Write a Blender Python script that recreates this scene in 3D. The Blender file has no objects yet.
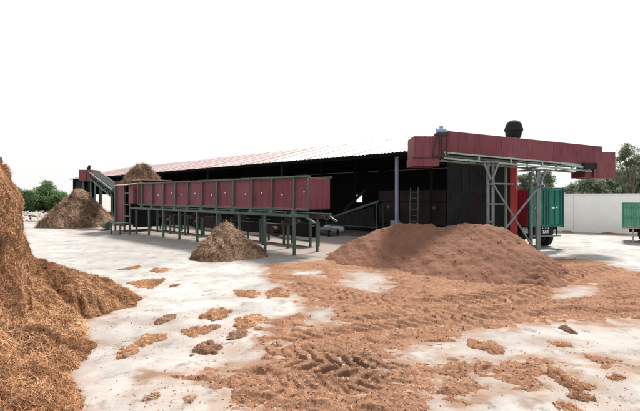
import bpy, math
import numpy as np
from mathutils import Vector, Matrix

# ------------------------------------------------------------------ camera, sky, sun, exposure
scene = bpy.context.scene
col = scene.collection
CAM_H = 2.5
F = 400.0                      # focal length in pixels of a 640 px wide picture
cam_data = bpy.data.cameras.new('camera')
cam_data.sensor_width = 36.0
cam_data.lens = 36.0 * F / 640.0
cam_data.shift_y = -9.5 / 640.0
cam_data.clip_start = 0.05
cam_data.clip_end = 6000
cam = bpy.data.objects.new('camera', cam_data)
cam.location = (0, 0, CAM_H)
cam.rotation_euler = (math.radians(90), 0, 0)
col.objects.link(cam)
scene.camera = cam

SUN_EL = math.radians(54)
SUN_DIR = Vector((0.55 * math.cos(SUN_EL), 0.835 * math.cos(SUN_EL), math.sin(SUN_EL))).normalized()
world = bpy.data.worlds.new('World')
scene.world = world
world.use_nodes = True
wn, wl = world.node_tree.nodes, world.node_tree.links
wn.clear()
w_out = wn.new('ShaderNodeOutputWorld')
w_bg = wn.new('ShaderNodeBackground')
w_sky = wn.new('ShaderNodeTexSky')
w_sky.sky_type = 'NISHITA'
w_sky.sun_disc = False
w_sky.sun_elevation = SUN_EL
w_sky.sun_rotation = math.atan2(SUN_DIR.x, SUN_DIR.y)
w_sky.dust_density = 6.0
w_sky.air_density = 1.2
w_mix = wn.new('ShaderNodeMix')
w_mix.data_type = 'RGBA'
w_mix.inputs[0].default_value = 0.86                       # thin white overcast veil over the blue
w_mix.inputs[7].default_value = (6.2, 6.2, 6.2, 1)
wl.new(w_sky.outputs[0], w_mix.inputs[6])
wl.new(w_mix.outputs[2], w_bg.inputs[0])
w_bg.inputs[1].default_value = 0.1
wl.new(w_bg.outputs[0], w_out.inputs[0])

sun_data = bpy.data.lights.new('sun', 'SUN')
sun_data.energy = 4.2
sun_data.angle = math.radians(9)
sun_data.color = (1.0, 0.95, 0.87)
sun = bpy.data.objects.new('sun', sun_data)
sun.rotation_euler = (-SUN_DIR).to_track_quat('-Z', 'Y').to_euler()
sun.location = (25, 40, 60)
col.objects.link(sun)

scene.view_settings.view_transform = 'Standard'
scene.view_settings.look = 'None'
scene.view_settings.gamma = 1.0
scene.view_settings.use_curve_mapping = False
scene.view_settings.exposure = 0.85

# ------------------------------------------------------------------ helpers
rng = np.random.default_rng(7)

def gp(u, v):
    """ground point seen at picture position (u, v)"""
    y = CAM_H * F / (v - 196.0)
    return ((u - 320.0) * y / F, y)

def at(u, v, y):
    return np.array(((u - 320.0) * y / F, y, CAM_H + (196.0 - v) * y / F))

def hash2(ix, iy, seed):
    ix = ix.astype(np.int64); iy = iy.astype(np.int64)
    n = (ix * 374761393 + iy * 668265263 + seed * 982451653) & 0xFFFFFFFF
    n = ((n ^ (n >> 13)) * 1274126177) & 0xFFFFFFFF
    n = ((n ^ (n >> 16)) * 2246822519) & 0xFFFFFFFF
    return ((n ^ (n >> 15)) & 0xFFFFFF) / float(0xFFFFFF)

def vnoise(x, y, seed=0):
    x = np.asarray(x, float); y = np.asarray(y, float)
    ix = np.floor(x); iy = np.floor(y)
    fx = x - ix; fy = y - iy
    fx = fx * fx * (3 - 2 * fx); fy = fy * fy * (3 - 2 * fy)
    a = hash2(ix, iy, seed); b = hash2(ix + 1, iy, seed)
    c = hash2(ix, iy + 1, seed); d = hash2(ix + 1, iy + 1, seed)
    return (a + (b - a) * fx) * (1 - fy) + (c + (d - c) * fx) * fy

def fbm(x, y, seed=0, octv=4, gain=0.5):
    t = 0; a = 1; s = 0
    for k in range(octv):
        ca, sa = math.cos(0.6 * k), math.sin(0.6 * k)
        t = t + a * (vnoise((x * ca - y * sa) * 2 ** k + 17.3 * k, (x * sa + y * ca) * 2 ** k - 9.1 * k, seed + k) - 0.5)
        s += a; a *= gain
    return 2 * t / s                                         # about -1 .. 1

def sstep(a, b, x):
    t = np.clip((x - a) / (b - a), 0, 1)
    return t * t * (3 - 2 * t)

def poly_sd(px, py, poly):
    """signed distance to a polygon, positive inside"""
    poly = np.asarray(poly, float)
    d = np.full(px.shape, 1e9); inside = np.zeros(px.shape, bool)
    n = len(poly)
    for i in range(n):
        ax, ay = poly[i]; bx, by = poly[(i + 1) % n]
        ex, ey = bx - ax, by - ay
        t = np.clip(((px - ax) * ex + (py - ay) * ey) / (ex * ex + ey * ey + 1e-12), 0, 1)
        d = np.minimum(d, np.hypot(px - ax - t * ex, py - ay - t * ey))
        c = ((ay > py) != (by > py)) & (px < ex * (py - ay) / (ey + 1e-12) + ax)
        inside ^= c
    return np.where(inside, d, -d)

def polyline_near(px, py, pts):
    """along-distance and side offset to the nearest point of a polyline"""
    best = np.full(px.shape, 1e9); al = np.zeros(px.shape); la = np.zeros(px.shape); acc = 0
    for (ax, ay), (bx, by) in zip(pts[:-1], pts[1:]):
        ex, ey = bx - ax, by - ay; L = math.hypot(ex, ey)
        t = np.clip(((px - ax) * ex + (py - ay) * ey) / (L * L), 0, 1)
        dx, dy = px - ax - t * ex, py - ay - t * ey
        d = np.hypot(dx, dy); m = d < best
        best = np.where(m, d, best)
        al = np.where(m, acc + t * L, al)
        la = np.where(m, np.sign(ex * dy - ey * dx) * d, la)
        acc += L
    return al, la

def link(o, parent=None):
    col.objects.link(o)
    if parent is not None:
        o.parent = parent
    return o

def tag(o, label=None, cat=None, group=None, kind=None):
    if label: o['label'] = label
    if cat: o['category'] = cat
    if group: o['group'] = group
    if kind: o['kind'] = kind
    return o

def empty(name, loc=(0, 0, 0), rz=0.0):
    e = bpy.data.objects.new(name, None)
    e.empty_display_size = 0.3
    e.location = loc; e.rotation_euler = (0, 0, rz)
    return link(e)

def np_mesh(name, verts, faces, smooth=False):
    """verts (n,3), faces (m,k) with one k"""
    me = bpy.data.meshes.new(name)
    verts = np.ascontiguousarray(verts, np.float32); faces = np.ascontiguousarray(faces, np.int32)
    m, k = faces.shape
    me.vertices.add(len(verts)); me.vertices.foreach_set('co', verts.ravel())
    me.loops.add(m * k); me.loops.foreach_set('vertex_index', faces.ravel())
    me.polygons.add(m); me.polygons.foreach_set('loop_start', np.arange(m, dtype=np.int32) * k)
    if smooth:
        me.polygons.foreach_set('use_smooth', np.ones(m, bool))
    me.update(calc_edges=True)
    return me

def mesh_obj(name, me, mat, parent=None):
    o = bpy.data.objects.new(name, me)
    if mat is not None:
        me.materials.append(mat)
    return link(o, parent)

class MB:
    """collects boxes, bars and tubes into one mesh"""
    def __init__(s, off=(0, 0, 0)):
        s.v = []; s.f = []; s.off = np.array(off, float); s.sm = []
    def add(s, verts, faces, smooth=False):
        b = len(s.v)
        s.v += [tuple(np.array(p, float) - s.off) for p in verts]
        s.f += [tuple(i + b for i in f) for f in faces]
        s.sm += [smooth] * len(faces)
        return s
    def box(s, x0, x1, y0, y1, z0, z1):
        return s.add([(x0, y0, z0), (x1, y0, z0), (x1, y1, z0), (x0, y1, z0), (x0, y0, z1), (x1, y0, z1), (x1, y1, z1), (x0, y1, z1)],
                     [(3, 2, 1, 0), (4, 5, 6, 7), (0, 1, 5, 4), (1, 2, 6, 5), (2, 3, 7, 6), (3, 0, 4, 7)])
    def bar(s, p, q, w, h=None, up=(0, 0, 1)):
        h = h or w
        p = Vector(p); q = Vector(q); d = (q - p).normalized(); up = Vector(up)
        if abs(d.dot(up)) > 0.97: up = Vector((0, 1, 0))
        a = d.cross(up).normalized() * (w / 2); b = a.cross(d).normalized() * (h / 2)
        vs = [p - a - b, p + a - b, p + a + b, p - a + b, q - a - b, q + a - b, q + a + b, q - a + b]
        return s.add(vs, [(3, 2, 1, 0), (4, 5, 6, 7), (0, 1, 5, 4), (1, 2, 6, 5), (2, 3, 7, 6), (3, 0, 4, 7)])
    def tube(s, p, q, r, r2=None, n=12):
        r2 = r if r2 is None else r2
        p = Vector(p); q = Vector(q); d = (q - p).normalized()
        up = Vector((0, 0, 1)) if abs(d.z) < 0.95 else Vector((1, 0, 0))
        a = d.cross(up).normalized(); b = a.cross(d).normalized()
        base = len(s.v); vs = []
        for c, rr in ((p, r), (q, r2)):
            vs += [c + (a * math.cos(2 * math.pi * i / n) + b * math.sin(2 * math.pi * i / n)) * rr for i in range(n)]
        s.add(vs, [(i, (i + 1) % n, n + (i + 1) % n, n + i) for i in range(n)], True)
        s.add(vs[:n], [tuple(range(n - 1, -1, -1))]); s.add(vs[n:], [tuple(range(n))])
        return s
    def lathe(s, c, axis, prof, n=24):
        """profile of (radius, height along axis)"""
        d = Vector(axis).normalized(); up = Vector((0, 0, 1)) if abs(d.z) < 0.95 else Vector((1, 0, 0))
        a = d.cross(up).normalized(); b = d.cross(a).normalized(); c = Vector(c); vs = []
        for r, h in prof:
            vs += [c + d * h + (a * math.cos(2 * math.pi * i / n) + b * math.sin(2 * math.pi * i / n)) * r for i in range(n)]
        fs = []
        for k in range(len(prof) - 1):
            fs += [(k * n + i, k * n + (i + 1) % n, (k + 1) * n + (i + 1) % n, (k + 1) * n + i) for i in range(n)]
        return s.add(vs, fs, True)
    def obj(s, name, mat, parent=None, bevel=0.0):
        me = bpy.data.meshes.new(name)
        me.from_pydata([tuple(p) for p in s.v], [], s.f)
        me.polygons.foreach_set('use_smooth', s.sm)
        me.update()
        o = mesh_obj(name, me, mat, parent)
        if bevel:
            b = o.modifiers.new('bevel', 'BEVEL'); b.width = bevel; b.segments = 2; b.limit_method = 'ANGLE'; b.angle_limit = 0.9
        return o

def share(src, name, parent, loc=(0, 0, 0), rz=0.0, scale=None):
    """another object on the same mesh"""
    o = src.copy(); o.name = name; link(o, parent)
    o.location = loc; o.rotation_euler = (0, 0, rz)
    if scale: o.scale = scale
    return o

# ------------------------------------------------------------------ materials
def new_mat(name):
    m = bpy.data.materials.new(name); m.use_nodes = True
    nt = m.node_tree; b = nt.nodes['Principled BSDF']
    b.inputs['Specular IOR Level'].default_value = 0.25
    return m, nt, b

def noise_node(nt, scale, detail=4, rough=0.55, coord='Object', stretch=None):
    tc = nt.nodes.new('ShaderNodeTexCoord'); n = nt.nodes.new('ShaderNodeTexNoise')
    n.inputs['Scale'].default_value = scale; n.inputs['Detail'].default_value = detail; n.inputs['Roughness'].default_value = rough
    if stretch:
        mp = nt.nodes.new('ShaderNodeMapping'); mp.inputs['Scale'].default_value = stretch
        nt.links.new(tc.outputs[coord], mp.inputs[0]); nt.links.new(mp.outputs[0], n.inputs['Vector'])
    else:
        nt.links.new(tc.outputs[coord], n.inputs['Vector'])
    return n

def ramp(nt, fac, stops):
    r = nt.nodes.new('ShaderNodeValToRGB')
    el = r.color_ramp.elements
    while len(el) < len(stops): el.new(0.5)
    for e, (p, c) in zip(el, stops):
        e.position = p; e.color = (c[0], c[1], c[2], 1) if len(c) == 3 else c
    nt.links.new(fac, r.inputs[0])
    return r

def mixc(nt, fac, a, b, mode='MIX'):
    m = nt.nodes.new('ShaderNodeMix'); m.data_type = 'RGBA'; m.blend_type = mode
    for sock, val in ((m.inputs[0], fac), (m.inputs[6], a), (m.inputs[7], b)):
        if isinstance(val, (tuple, list)): sock.default_value = (val[0], val[1], val[2], 1)
        elif isinstance(val, (int, float)): sock.default_value = val
        else: nt.links.new(val, sock)
    return m.outputs[2]

def bump(nt, b, height, strength, dist):
    bp = nt.nodes.new('ShaderNodeBump'); bp.inputs['Strength'].default_value = strength; bp.inputs['Distance'].default_value = dist
    nt.links.new(height, bp.inputs['Height']); nt.links.new(bp.outputs[0], b.inputs['Normal'])

def mat_paint(name, base, faded, rust=(0.10, 0.045, 0.025), rough=0.55, rust_amt=0.35, scale=1.0, spec=0.25):
    """old paint: patchy fading, streaks running down, rust and grime spots"""
    m, nt, b = new_mat(name)
    n1 = noise_node(nt, 1.3 * scale, 5, 0.6)
    n2 = noise_node(nt, 2.2 * scale, 5, 0.65, stretch=(4.0, 4.0, 0.45))
    n3 = noise_node(nt, 6.5 * scale, 6, 0.7)
    c = mixc(nt, ramp(nt, n1.outputs[0], [(0.32, (0, 0, 0)), (0.68, (1, 1, 1))]).outputs[0], base, faded)
    dark = tuple(x * 0.62 for x in base)
    c = mixc(nt, ramp(nt, n2.outputs[0], [(0.48, (0, 0, 0)), (0.70, (0.9, 0.9, 0.9))]).outputs[0], c, dark)
    lo = 0.78 - 0.25 * rust_amt
    c = mixc(nt, ramp(nt, n3.outputs[0], [(lo - 0.06, (0, 0, 0)), (lo + 0.06, (1, 1, 1))]).outputs[0], c, rust)
    nt.links.new(c, b.inputs['Base Color'])
    b.inputs['Roughness'].default_value = rough; b.inputs['Specular IOR Level'].default_value = spec
    n4 = noise_node(nt, 2.6, 2, 0.5)
    hh = nt.nodes.new('ShaderNodeMath'); hh.operation = 'MULTIPLY_ADD'; hh.inputs[1].default_value = 0.12
    nt.links.new(n3.outputs[0], hh.inputs[0]); nt.links.new(n4.outputs[0], hh.inputs[2])
    bump(nt, b, hh.outputs[0], 0.35, 0.05)
    return m

def mat_ground(name, ca, cb, cc, sc=1.0, bump_s=0.4, rough=0.95, bdist=0.02, moist=None):
    m, nt, b = new_mat(name)
    n1 = noise_node(nt, 0.7 * sc, 6, 0.62); n2 = noise_node(nt, 6 * sc, 6, 0.7); n3 = noise_node(nt, 45 * sc, 4, 0.7)
    c = mixc(nt, ramp(nt, n1.outputs[0], [(0.35, (0, 0, 0)), (0.65, (1, 1, 1))]).outputs[0], ca, cb)
    c = mixc(nt, ramp(nt, n2.outputs[0], [(0.45, (0, 0, 0)), (0.72, (0.9, 0.9, 0.9))]).outputs[0], c, cc)
    c = mixc(nt, ramp(nt, n3.outputs[0], [(0.3, (0.5, 0.5, 0.5)), (0.5, (0, 0, 0))]).outputs[0], c, tuple(x * 0.55 for x in ca))
    if moist:                                                # freshly turned damp soil where the wheel spun
        tc = nt.nodes.new('ShaderNodeTexCoord'); vd = nt.nodes.new('ShaderNodeVectorMath'); vd.operation = 'DISTANCE'
        vd.inputs[1].default_value = (moist[0], moist[1], 0); nt.links.new(tc.outputs['Object'], vd.inputs[0])
        ma = nt.nodes.new('ShaderNodeMath'); ma.operation = 'MULTIPLY_ADD'; ma.inputs[1].default_value = 1.4
        nt.links.new(n2.outputs[0], ma.inputs[0]); nt.links.new(vd.outputs['Value'], ma.inputs[2])
        mr = nt.nodes.new('ShaderNodeMapRange'); mr.inputs[1].default_value = 0.9; mr.inputs[2].default_value = 1.7; mr.inputs[3].default_value = 0.55; mr.inputs[4].default_value = 0
        nt.links.new(ma.outputs[0], mr.inputs[0]); c = mixc(nt, mr.outputs[0], c, (0.105, 0.062, 0.042))
    nt.links.new(c, b.inputs['Base Color'])
    b.inputs['Roughness'].default_value = rough; b.inputs['Specular IOR Level'].default_value = 0.1
    bump(nt, b, n3.outputs[0], bump_s, bdist)
    return m

def mat_attr(name, stops, rough=0.85, spec=0.15, translucent=0.0):
    """colour picked along a ramp by the mesh's own per-strand value"""
    m, nt, b = new_mat(name)
    a = nt.nodes.new('ShaderNodeAttribute'); a.attribute_name = 'tone'
    r = ramp(nt, a.outputs['Fac'], stops)
    nt.links.new(r.outputs[0], b.inputs['Base Color'])
    b.inputs['Roughness'].default_value = rough; b.inputs['Specular IOR Level'].default_value = spec
    if translucent:
        t = nt.nodes.new('ShaderNodeBsdfTranslucent'); nt.links.new(r.outputs[0], t.inputs[0])
        mx = nt.nodes.new('ShaderNodeMixShader'); mx.inputs[0].default_value = translucent
        nt.links.new(b.outputs[0], mx.inputs[1]); nt.links.new(t.outputs[0], mx.inputs[2])
        nt.links.new(mx.outputs[0], nt.nodes['Material Output'].inputs[0])
    return m

def mat_yard():
    """worn, dusty concrete yard: pale, greyer worn areas, brown dust (darkened with painted shade along the trough), dark specks and stains"""
    m, nt, b = new_mat('yard_concrete')
    big = noise_node(nt, 0.16, 4, 0.55); mid = noise_node(nt, 0.9, 7, 0.66); dust = noise_node(nt, 0.42, 8, 0.70, stretch=(1, 1.6, 1))
    speck = noise_node(nt, 16, 3, 0.75); fine = noise_node(nt, 60, 4, 0.7); stain = noise_node(nt, 2.6, 6, 0.7)
    R = lambda n, st: ramp(nt, n.outputs[0], [(p, (c, c, c)) for p, c in st]).outputs[0]
    c = mixc(nt, R(big, [(0.40, 0), (0.60, 1)]), (0.42, 0.415, 0.405), (0.31, 0.307, 0.30))
    c = mixc(nt, R(mid, [(0.44, 0), (0.66, .9)]), c, (0.23, 0.226, 0.22))
    c = mixc(nt, R(dust, [(0.50, 0), (0.72, .65)]), c, (0.35, 0.285, 0.25))
    c = mixc(nt, R(stain, [(0.54, 0), (0.68, .8)]), c, (0.14, 0.122, 0.108))
    # dust zone; shade around trough and shed is put into its darker tone
    tc = nt.nodes.new('ShaderNodeTexCoord'); dp = nt.nodes.new('ShaderNodeVectorMath'); dp.operation = 'DOT_PRODUCT'
    dp.inputs[1].default_value = (0.660, 0.751, 0)
    nt.links.new(tc.outputs['Object'], dp.inputs[0])
    ad = nt.nodes.new('ShaderNodeMath'); ad.operation = 'MULTIPLY_ADD'; ad.inputs[1].default_value = 5.0
    nt.links.new(dust.outputs[0], ad.inputs[0]); nt.links.new(dp.outputs['Value'], ad.inputs[2])
    mr = nt.nodes.new('ShaderNodeMapRange'); mr.inputs[1].default_value = 10.5; mr.inputs[2].default_value = 15.0; mr.inputs[4].default_value = 0.85
    nt.links.new(ad.outputs[0], mr.inputs[0])
    far = nt.nodes.new('ShaderNodeMapRange'); far.inputs[1].default_value = 26; far.inputs[2].default_value = 32; far.inputs[3].default_value = 1; far.inputs[4].default_value = 0.1
    nt.links.new(ad.outputs[0], far.inputs[0])
    mu = nt.nodes.new('ShaderNodeMath'); mu.operation = 'MULTIPLY'; nt.links.new(mr.outputs[0], mu.inputs[0]); nt.links.new(far.outputs[0], mu.inputs[1])
    sx = nt.nodes.new('ShaderNodeSeparateXYZ'); nt.links.new(tc.outputs['Object'], sx.inputs[0])
    rt = nt.nodes.new('ShaderNodeMapRange'); rt.inputs[1].default_value = 5; rt.inputs[2].default_value = 9; rt.inputs[3].default_value = 1; rt.inputs[4].default_value = 0
    nt.links.new(sx.outputs[0], rt.inputs[0])
    mu2 = nt.nodes.new('ShaderNodeMath'); mu2.operation = 'MULTIPLY'; nt.links.new(mu.outputs[0], mu2.inputs[0]); nt.links.new(rt.outputs[0], mu2.inputs[1])
    c = mixc(nt, mu2.outputs[0], c, mixc(nt, R(mid, [(0.35, 0), (0.65, 1)]), (0.20, 0.163, 0.143), (0.26, 0.217, 0.193)))
    at_ = nt.nodes.new('ShaderNodeAttribute'); at_.attribute_name = 'dust'
    c = mixc(nt, at_.outputs['Fac'], c, mixc(nt, R(stain, [(0.35, 0), (0.65, 1)]), (0.255, 0.165, 0.115), (0.18, 0.112, 0.078)))
    c = mixc(nt, R(speck, [(0.66, 0), (0.74, .85)]), c, (0.13, 0.085, 0.06))
    c = mixc(nt, R(fine, [(0.25, .45), (0.5, 0)]), c, (0.16, 0.145, 0.13))
    nt.links.new(c, b.inputs['Base Color'])
    b.inputs['Roughness'].default_value = 0.9; b.inputs['Specular IOR Level'].default_value = 0.15
    bump(nt, b, mid.outputs[0], 0.35, 0.03)
    return m

M = {}
M['yard'] = mat_yard()
M['soil'] = mat_ground('loose_soil', (0.285, 0.153, 0.096), (0.225, 0.112, 0.068), (0.35, 0.21, 0.138), 1.6, 0.9, moist=gp(352, 369))
M['mound'] = mat_ground('dark_soil', (0.190, 0.096, 0.064), (0.148, 0.072, 0.048), (0.22, 0.118, 0.08), 1.4, 0.6)  # darker brown than the spread soil
M['fibre'] = mat_attr('coir_fibre', [(0.0, (0.14, 0.066, 0.035)), (0.35, (0.36, 0.18, 0.095)), (0.7, (0.52, 0.29, 0.16)), (1.0, (0.68, 0.44, 0.27))], translucent=0.12)
M['fibre_core'] = mat_ground('fibre_core', (0.20, 0.10, 0.05), (0.13, 0.062, 0.032), (0.27, 0.145, 0.075), 3.0, 0.9, bdist=0.05)
M['husk'] = mat_attr('grey_brown_fibre', [(0.0, (0.09, 0.052, 0.034)), (0.35, (0.25, 0.157, 0.105)), (0.7, (0.39, 0.26, 0.175)), (1.0, (0.53, 0.39, 0.28))], translucent=0.1)
M['husk_core'] = mat_ground('husk_core', (0.19, 0.115, 0.075), (0.14, 0.084, 0.054), (0.24, 0.15, 0.10), 3.0, 0.9, bdist=0.05)
M['crumb'] = mat_attr('soil_crumbs', [(0.0, (0.10, 0.052, 0.035)), (0.5, (0.21, 0.115, 0.073)), (1.0, (0.36, 0.22, 0.145))])
M['maroon'] = mat_paint('maroon_paint', (0.142, 0.030, 0.043), (0.172, 0.048, 0.062), rust=(0.085, 0.035, 0.028), rust_amt=0.35)
M['maroon2'] = mat_paint('faded_maroon_paint', (0.16, 0.041, 0.054), (0.195, 0.062, 0.076), rust=(0.09, 0.038, 0.03), rust_amt=0.35)
M['green'] = mat_paint('grey_green_paint', (0.060, 0.10, 0.085), (0.095, 0.14, 0.12), rust_amt=0.5, scale=2)
M['palegreen'] = mat_paint('pale_green_steel', (0.27, 0.37, 0.33), (0.36, 0.45, 0.41), rust_amt=0.35, scale=2)
M['steel'] = mat_paint('grey_steel', (0.155, 0.185, 0.18), (0.21, 0.24, 0.235), rust_amt=0.35, scale=2)
M['bluepost'] = mat_paint('blue_grey_post', (0.20, 0.24, 0.33), (0.27, 0.31, 0.40), rust_amt=0.2)
M['redpost'] = mat_paint('red_post', (0.36, 0.035, 0.04), (0.43, 0.06, 0.06), rust_amt=0.1)
M['dark'] = mat_paint('near_black_sheet', (0.018, 0.017, 0.018), (0.026, 0.025, 0.026), rust=(0.03, 0.022, 0.018), rough=0.9, spec=0.05)  # near black holds the shed interior dark: shade put into the colour
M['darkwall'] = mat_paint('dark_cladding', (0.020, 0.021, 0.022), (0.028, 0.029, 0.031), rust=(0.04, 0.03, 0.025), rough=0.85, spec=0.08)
M['machine'] = mat_paint('dull_brown_machine', (0.055, 0.042, 0.041), (0.075, 0.060, 0.058), rust=(0.05, 0.035, 0.03), rough=0.85, spec=0.08)
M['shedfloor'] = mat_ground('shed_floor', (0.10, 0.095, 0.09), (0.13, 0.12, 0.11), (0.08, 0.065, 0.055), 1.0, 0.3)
M['roofwhite'] = mat_paint('white_roof_sheet', (0.38, 0.355, 0.355), (0.42, 0.40, 0.40), rust=(0.35, 0.28, 0.27), rough=0.5, rust_amt=0.15, scale=0.4)
M['roofpink'] = mat_paint('glare_red_roof_sheet', (0.40, 0.25, 0.255), (0.42, 0.30, 0.305), rust=(0.34, 0.19, 0.19), rough=0.5, rust_amt=0.2, scale=0.4)  # red sheet paled: roof glare put into the colour
M['black'] = mat_paint('black_rubber', (0.014, 0.014, 0.015), (0.022, 0.022, 0.023), rust=(0.03, 0.026, 0.022), rough=0.8, rust_amt=0.2)
M['teal'] = mat_paint('teal_truck_paint', (0.012, 0.165, 0.125), (0.02, 0.215, 0.165), rust=(0.03, 0.10, 0.08), rough=0.45, rust_amt=0.25)
M['teal_rib'] = mat_paint('teal_rib_paint', (0.008, 0.115, 0.09), (0.012, 0.15, 0.115), rust=(0.03, 0.07, 0.06), rough=0.45)
M['truckred'] = mat_paint('truck_red_paint', (0.34, 0.025, 0.05), (0.42, 0.04, 0.07), rust=(0.18, 0.02, 0.03), rough=0.45, rust_amt=0.2)
M['mint'] = mat_paint('sunbleached_green_sheet', (0.08, 0.29, 0.19), (0.13, 0.35, 0.25), rust=(0.2, 0.32, 0.25), rough=0.5)
M['mintrail'] = mat_paint('green_rail', (0.07, 0.22, 0.155), (0.10, 0.27, 0.19), rust=(0.08, 0.12, 0.09), rough=0.5)
M['white'] = mat_paint('white_mark', (0.75, 0.75, 0.73), (0.8, 0.8, 0.8), rust=(0.5, 0.46, 0.42), rough=0.6)
def mat_lime():
    m, nt, b = new_mat('limewashed_wall'); n = noise_node(nt, 1.2, 6, 0.65); n2 = noise_node(nt, 25, 4, 0.6)
    nt.links.new(ramp(nt, n.outputs[0], [(0.3, (0.84, 0.83, 0.80)), (0.6, (0.92, 0.915, 0.90))]).outputs[0], b.inputs['Base Color'])
    b.inputs['Roughness'].default_value = 0.9; b.inputs['Specular IOR Level'].default_value = 0.1
    bump(nt, b, n2.outputs[0], 0.2, 0.01)
    return m
M['wallwhite'] = mat_lime()
M['blueglaze'] = mat_paint('pale_blue_motor', (0.22, 0.36, 0.58), (0.30, 0.45, 0.66), rust=(0.2, 0.24, 0.3), rough=0.45)
M['sack'] = mat_paint('pale_sack', (0.36, 0.42, 0.46), (0.46, 0.52, 0.56), rust=(0.28, 0.28, 0.27), rough=0.85)
M['tan'] = mat_paint('tan_sheet', (0.42, 0.29, 0.22), (0.50, 0.37, 0.29), rust=(0.22, 0.12, 0.08), rough=0.8)
M['concrete'] = mat_ground('block_concrete', (0.36, 0.38, 0.39), (0.30, 0.32, 0.33), (0.42, 0.42, 0.41), 3.0, 0.4)
M['rock'] = mat_ground('rubble_stone', (0.38, 0.34, 0.31), (0.28, 0.245, 0.22), (0.46, 0.42, 0.39), 1.4, 0.6)
M['bark'] = mat_ground('bark', (0.16, 0.135, 0.11), (0.12, 0.10, 0.085), (0.20, 0.17, 0.145), 4.0, 0.6)
M['leaf'] = mat_attr('leaves', [(0.0, (0.075, 0.125, 0.055)), (0.5, (0.125, 0.20, 0.085)), (1.0, (0.19, 0.28, 0.125))], rough=0.6, spec=0.2, translucent=0.42)
M['leafhaze'] = mat_attr('hazed_leaves', [(0.0, (0.11, 0.145, 0.09)), (0.5, (0.17, 0.21, 0.135)), (1.0, (0.23, 0.275, 0.185))], rough=0.6, spec=0.2, translucent=0.42)  # paler and greyer than the bushes: haze put into the leaf colour

# ------------------------------------------------------------------ generators
def grid_faces(nx, ny):
    i = np.arange(nx - 1)[None, :] + np.arange(ny - 1)[:, None] * nx
    i = i.ravel()
    return np.stack([i, i + 1, i + nx + 1, i + nx], 1)

def set_tone(me, vals):
    a = me.attributes.new('tone', 'FLOAT', 'POINT')
    a.data.foreach_set('value', np.ascontiguousarray(vals, np.float32))

def strands_mesh(name, P, N, length, width, tang, r, lift=0.35, tone=None, curl=1.0):
    """many short curved ribbons (fibres); P, N (n,3); tang = preferred direction angle in the tangent plane"""
    n = len(P)
    N = N / np.linalg.norm(N, axis=1, keepdims=True)
    ref = np.where(np.abs(N[:, 2:3]) > 0.9, np.array([[1.0, 0, 0]]), np.array([[0, 0, 1.0]]))
    A = np.cross(N, ref); A /= np.linalg.norm(A, axis=1, keepdims=True)
    B = np.cross(N, A)
    ang = tang + r.normal(0, 1.0, n)
    D = A * np.cos(ang)[:, None] + B * np.sin(ang)[:, None] + N * (lift * r.random(n))[:, None]
    D /= np.linalg.norm(D, axis=1, keepdims=True)
    S = np.cross(D, N + r.normal(0, 0.5, (n, 3))); S /= np.linalg.norm(S, axis=1, keepdims=True)
    L = length * (0.35 + 1.4 * r.random(n) ** 1.5); W = width * (0.6 + 0.8 * r.random(n))
    bend = (r.normal(0, 0.8, n) * curl)
    drop = -(0.25 + 0.5 * r.random(n)) * lift
    V = np.empty((n, 8, 3))
    for k in range(4):
        t = k / 3 - 0.35
        c = P + D * (L * t)[:, None] + S * (L * bend * (t * t))[:, None] + N * (L * drop * t * t + width)[:, None]
        w = (W * (1.0 if k in (1, 2) else 0.55) / 2)[:, None]
        V[:, 2 * k] = c - S * w; V[:, 2 * k + 1] = c + S * w
    base = np.arange(n)[:, None] * 8
    Fq = np.concatenate([base + np.array([[2 * k, 2 * k + 1, 2 * k + 3, 2 * k + 2]]) for k in range(3)], 0)
    me = np_mesh(name, V.reshape(-1, 3), Fq)
    t = r.random(n) if tone is None else np.clip(tone + r.normal(0, 0.2, n), 0, 1)
    set_tone(me, np.repeat(t, 8))
    return me

def surface_samples(V, Fq, n, r, weight=None):
    a, b, c, d = (V[Fq[:, k]] for k in range(4))
    nn = np.cross(c - a, d - b); ar = np.linalg.norm(nn, axis=1)
    w = ar * (weight if weight is not None else 1.0); w = w / w.sum()
    idx = r.choice(len(Fq), n, p=w)
    s, t = r.random((n, 1)), r.random((n, 1))
    P = (a[idx] * (1 - s) + b[idx] * s) * (1 - t) + (d[idx] * (1 - s) + c[idx] * s) * t
    return P, nn[idx] / (ar[idx][:, None] + 1e-9)

def lumpy(V, Fq, amp, scale, seed):
    """push a surface in and out along its normals"""
    nn = np.zeros_like(V)
    a, b, c, d = (V[Fq[:, k]] for k in range(4))
    fn = np.cross(c - a, d - b)
    for k in range(4): np.add.at(nn, Fq[:, k], fn)
    nn /= np.linalg.norm(nn, axis=1, keepdims=True) + 1e-9
    x = (V[:, 0] + 0.73 * V[:, 2]) * scale; y = (V[:, 1] - 0.61 * V[:, 2]) * scale
    k = 1 - np.abs(fbm(x, y, seed, 4, 0.55)) * 2.2
    return V + nn * (amp * k)[:, None]

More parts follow.
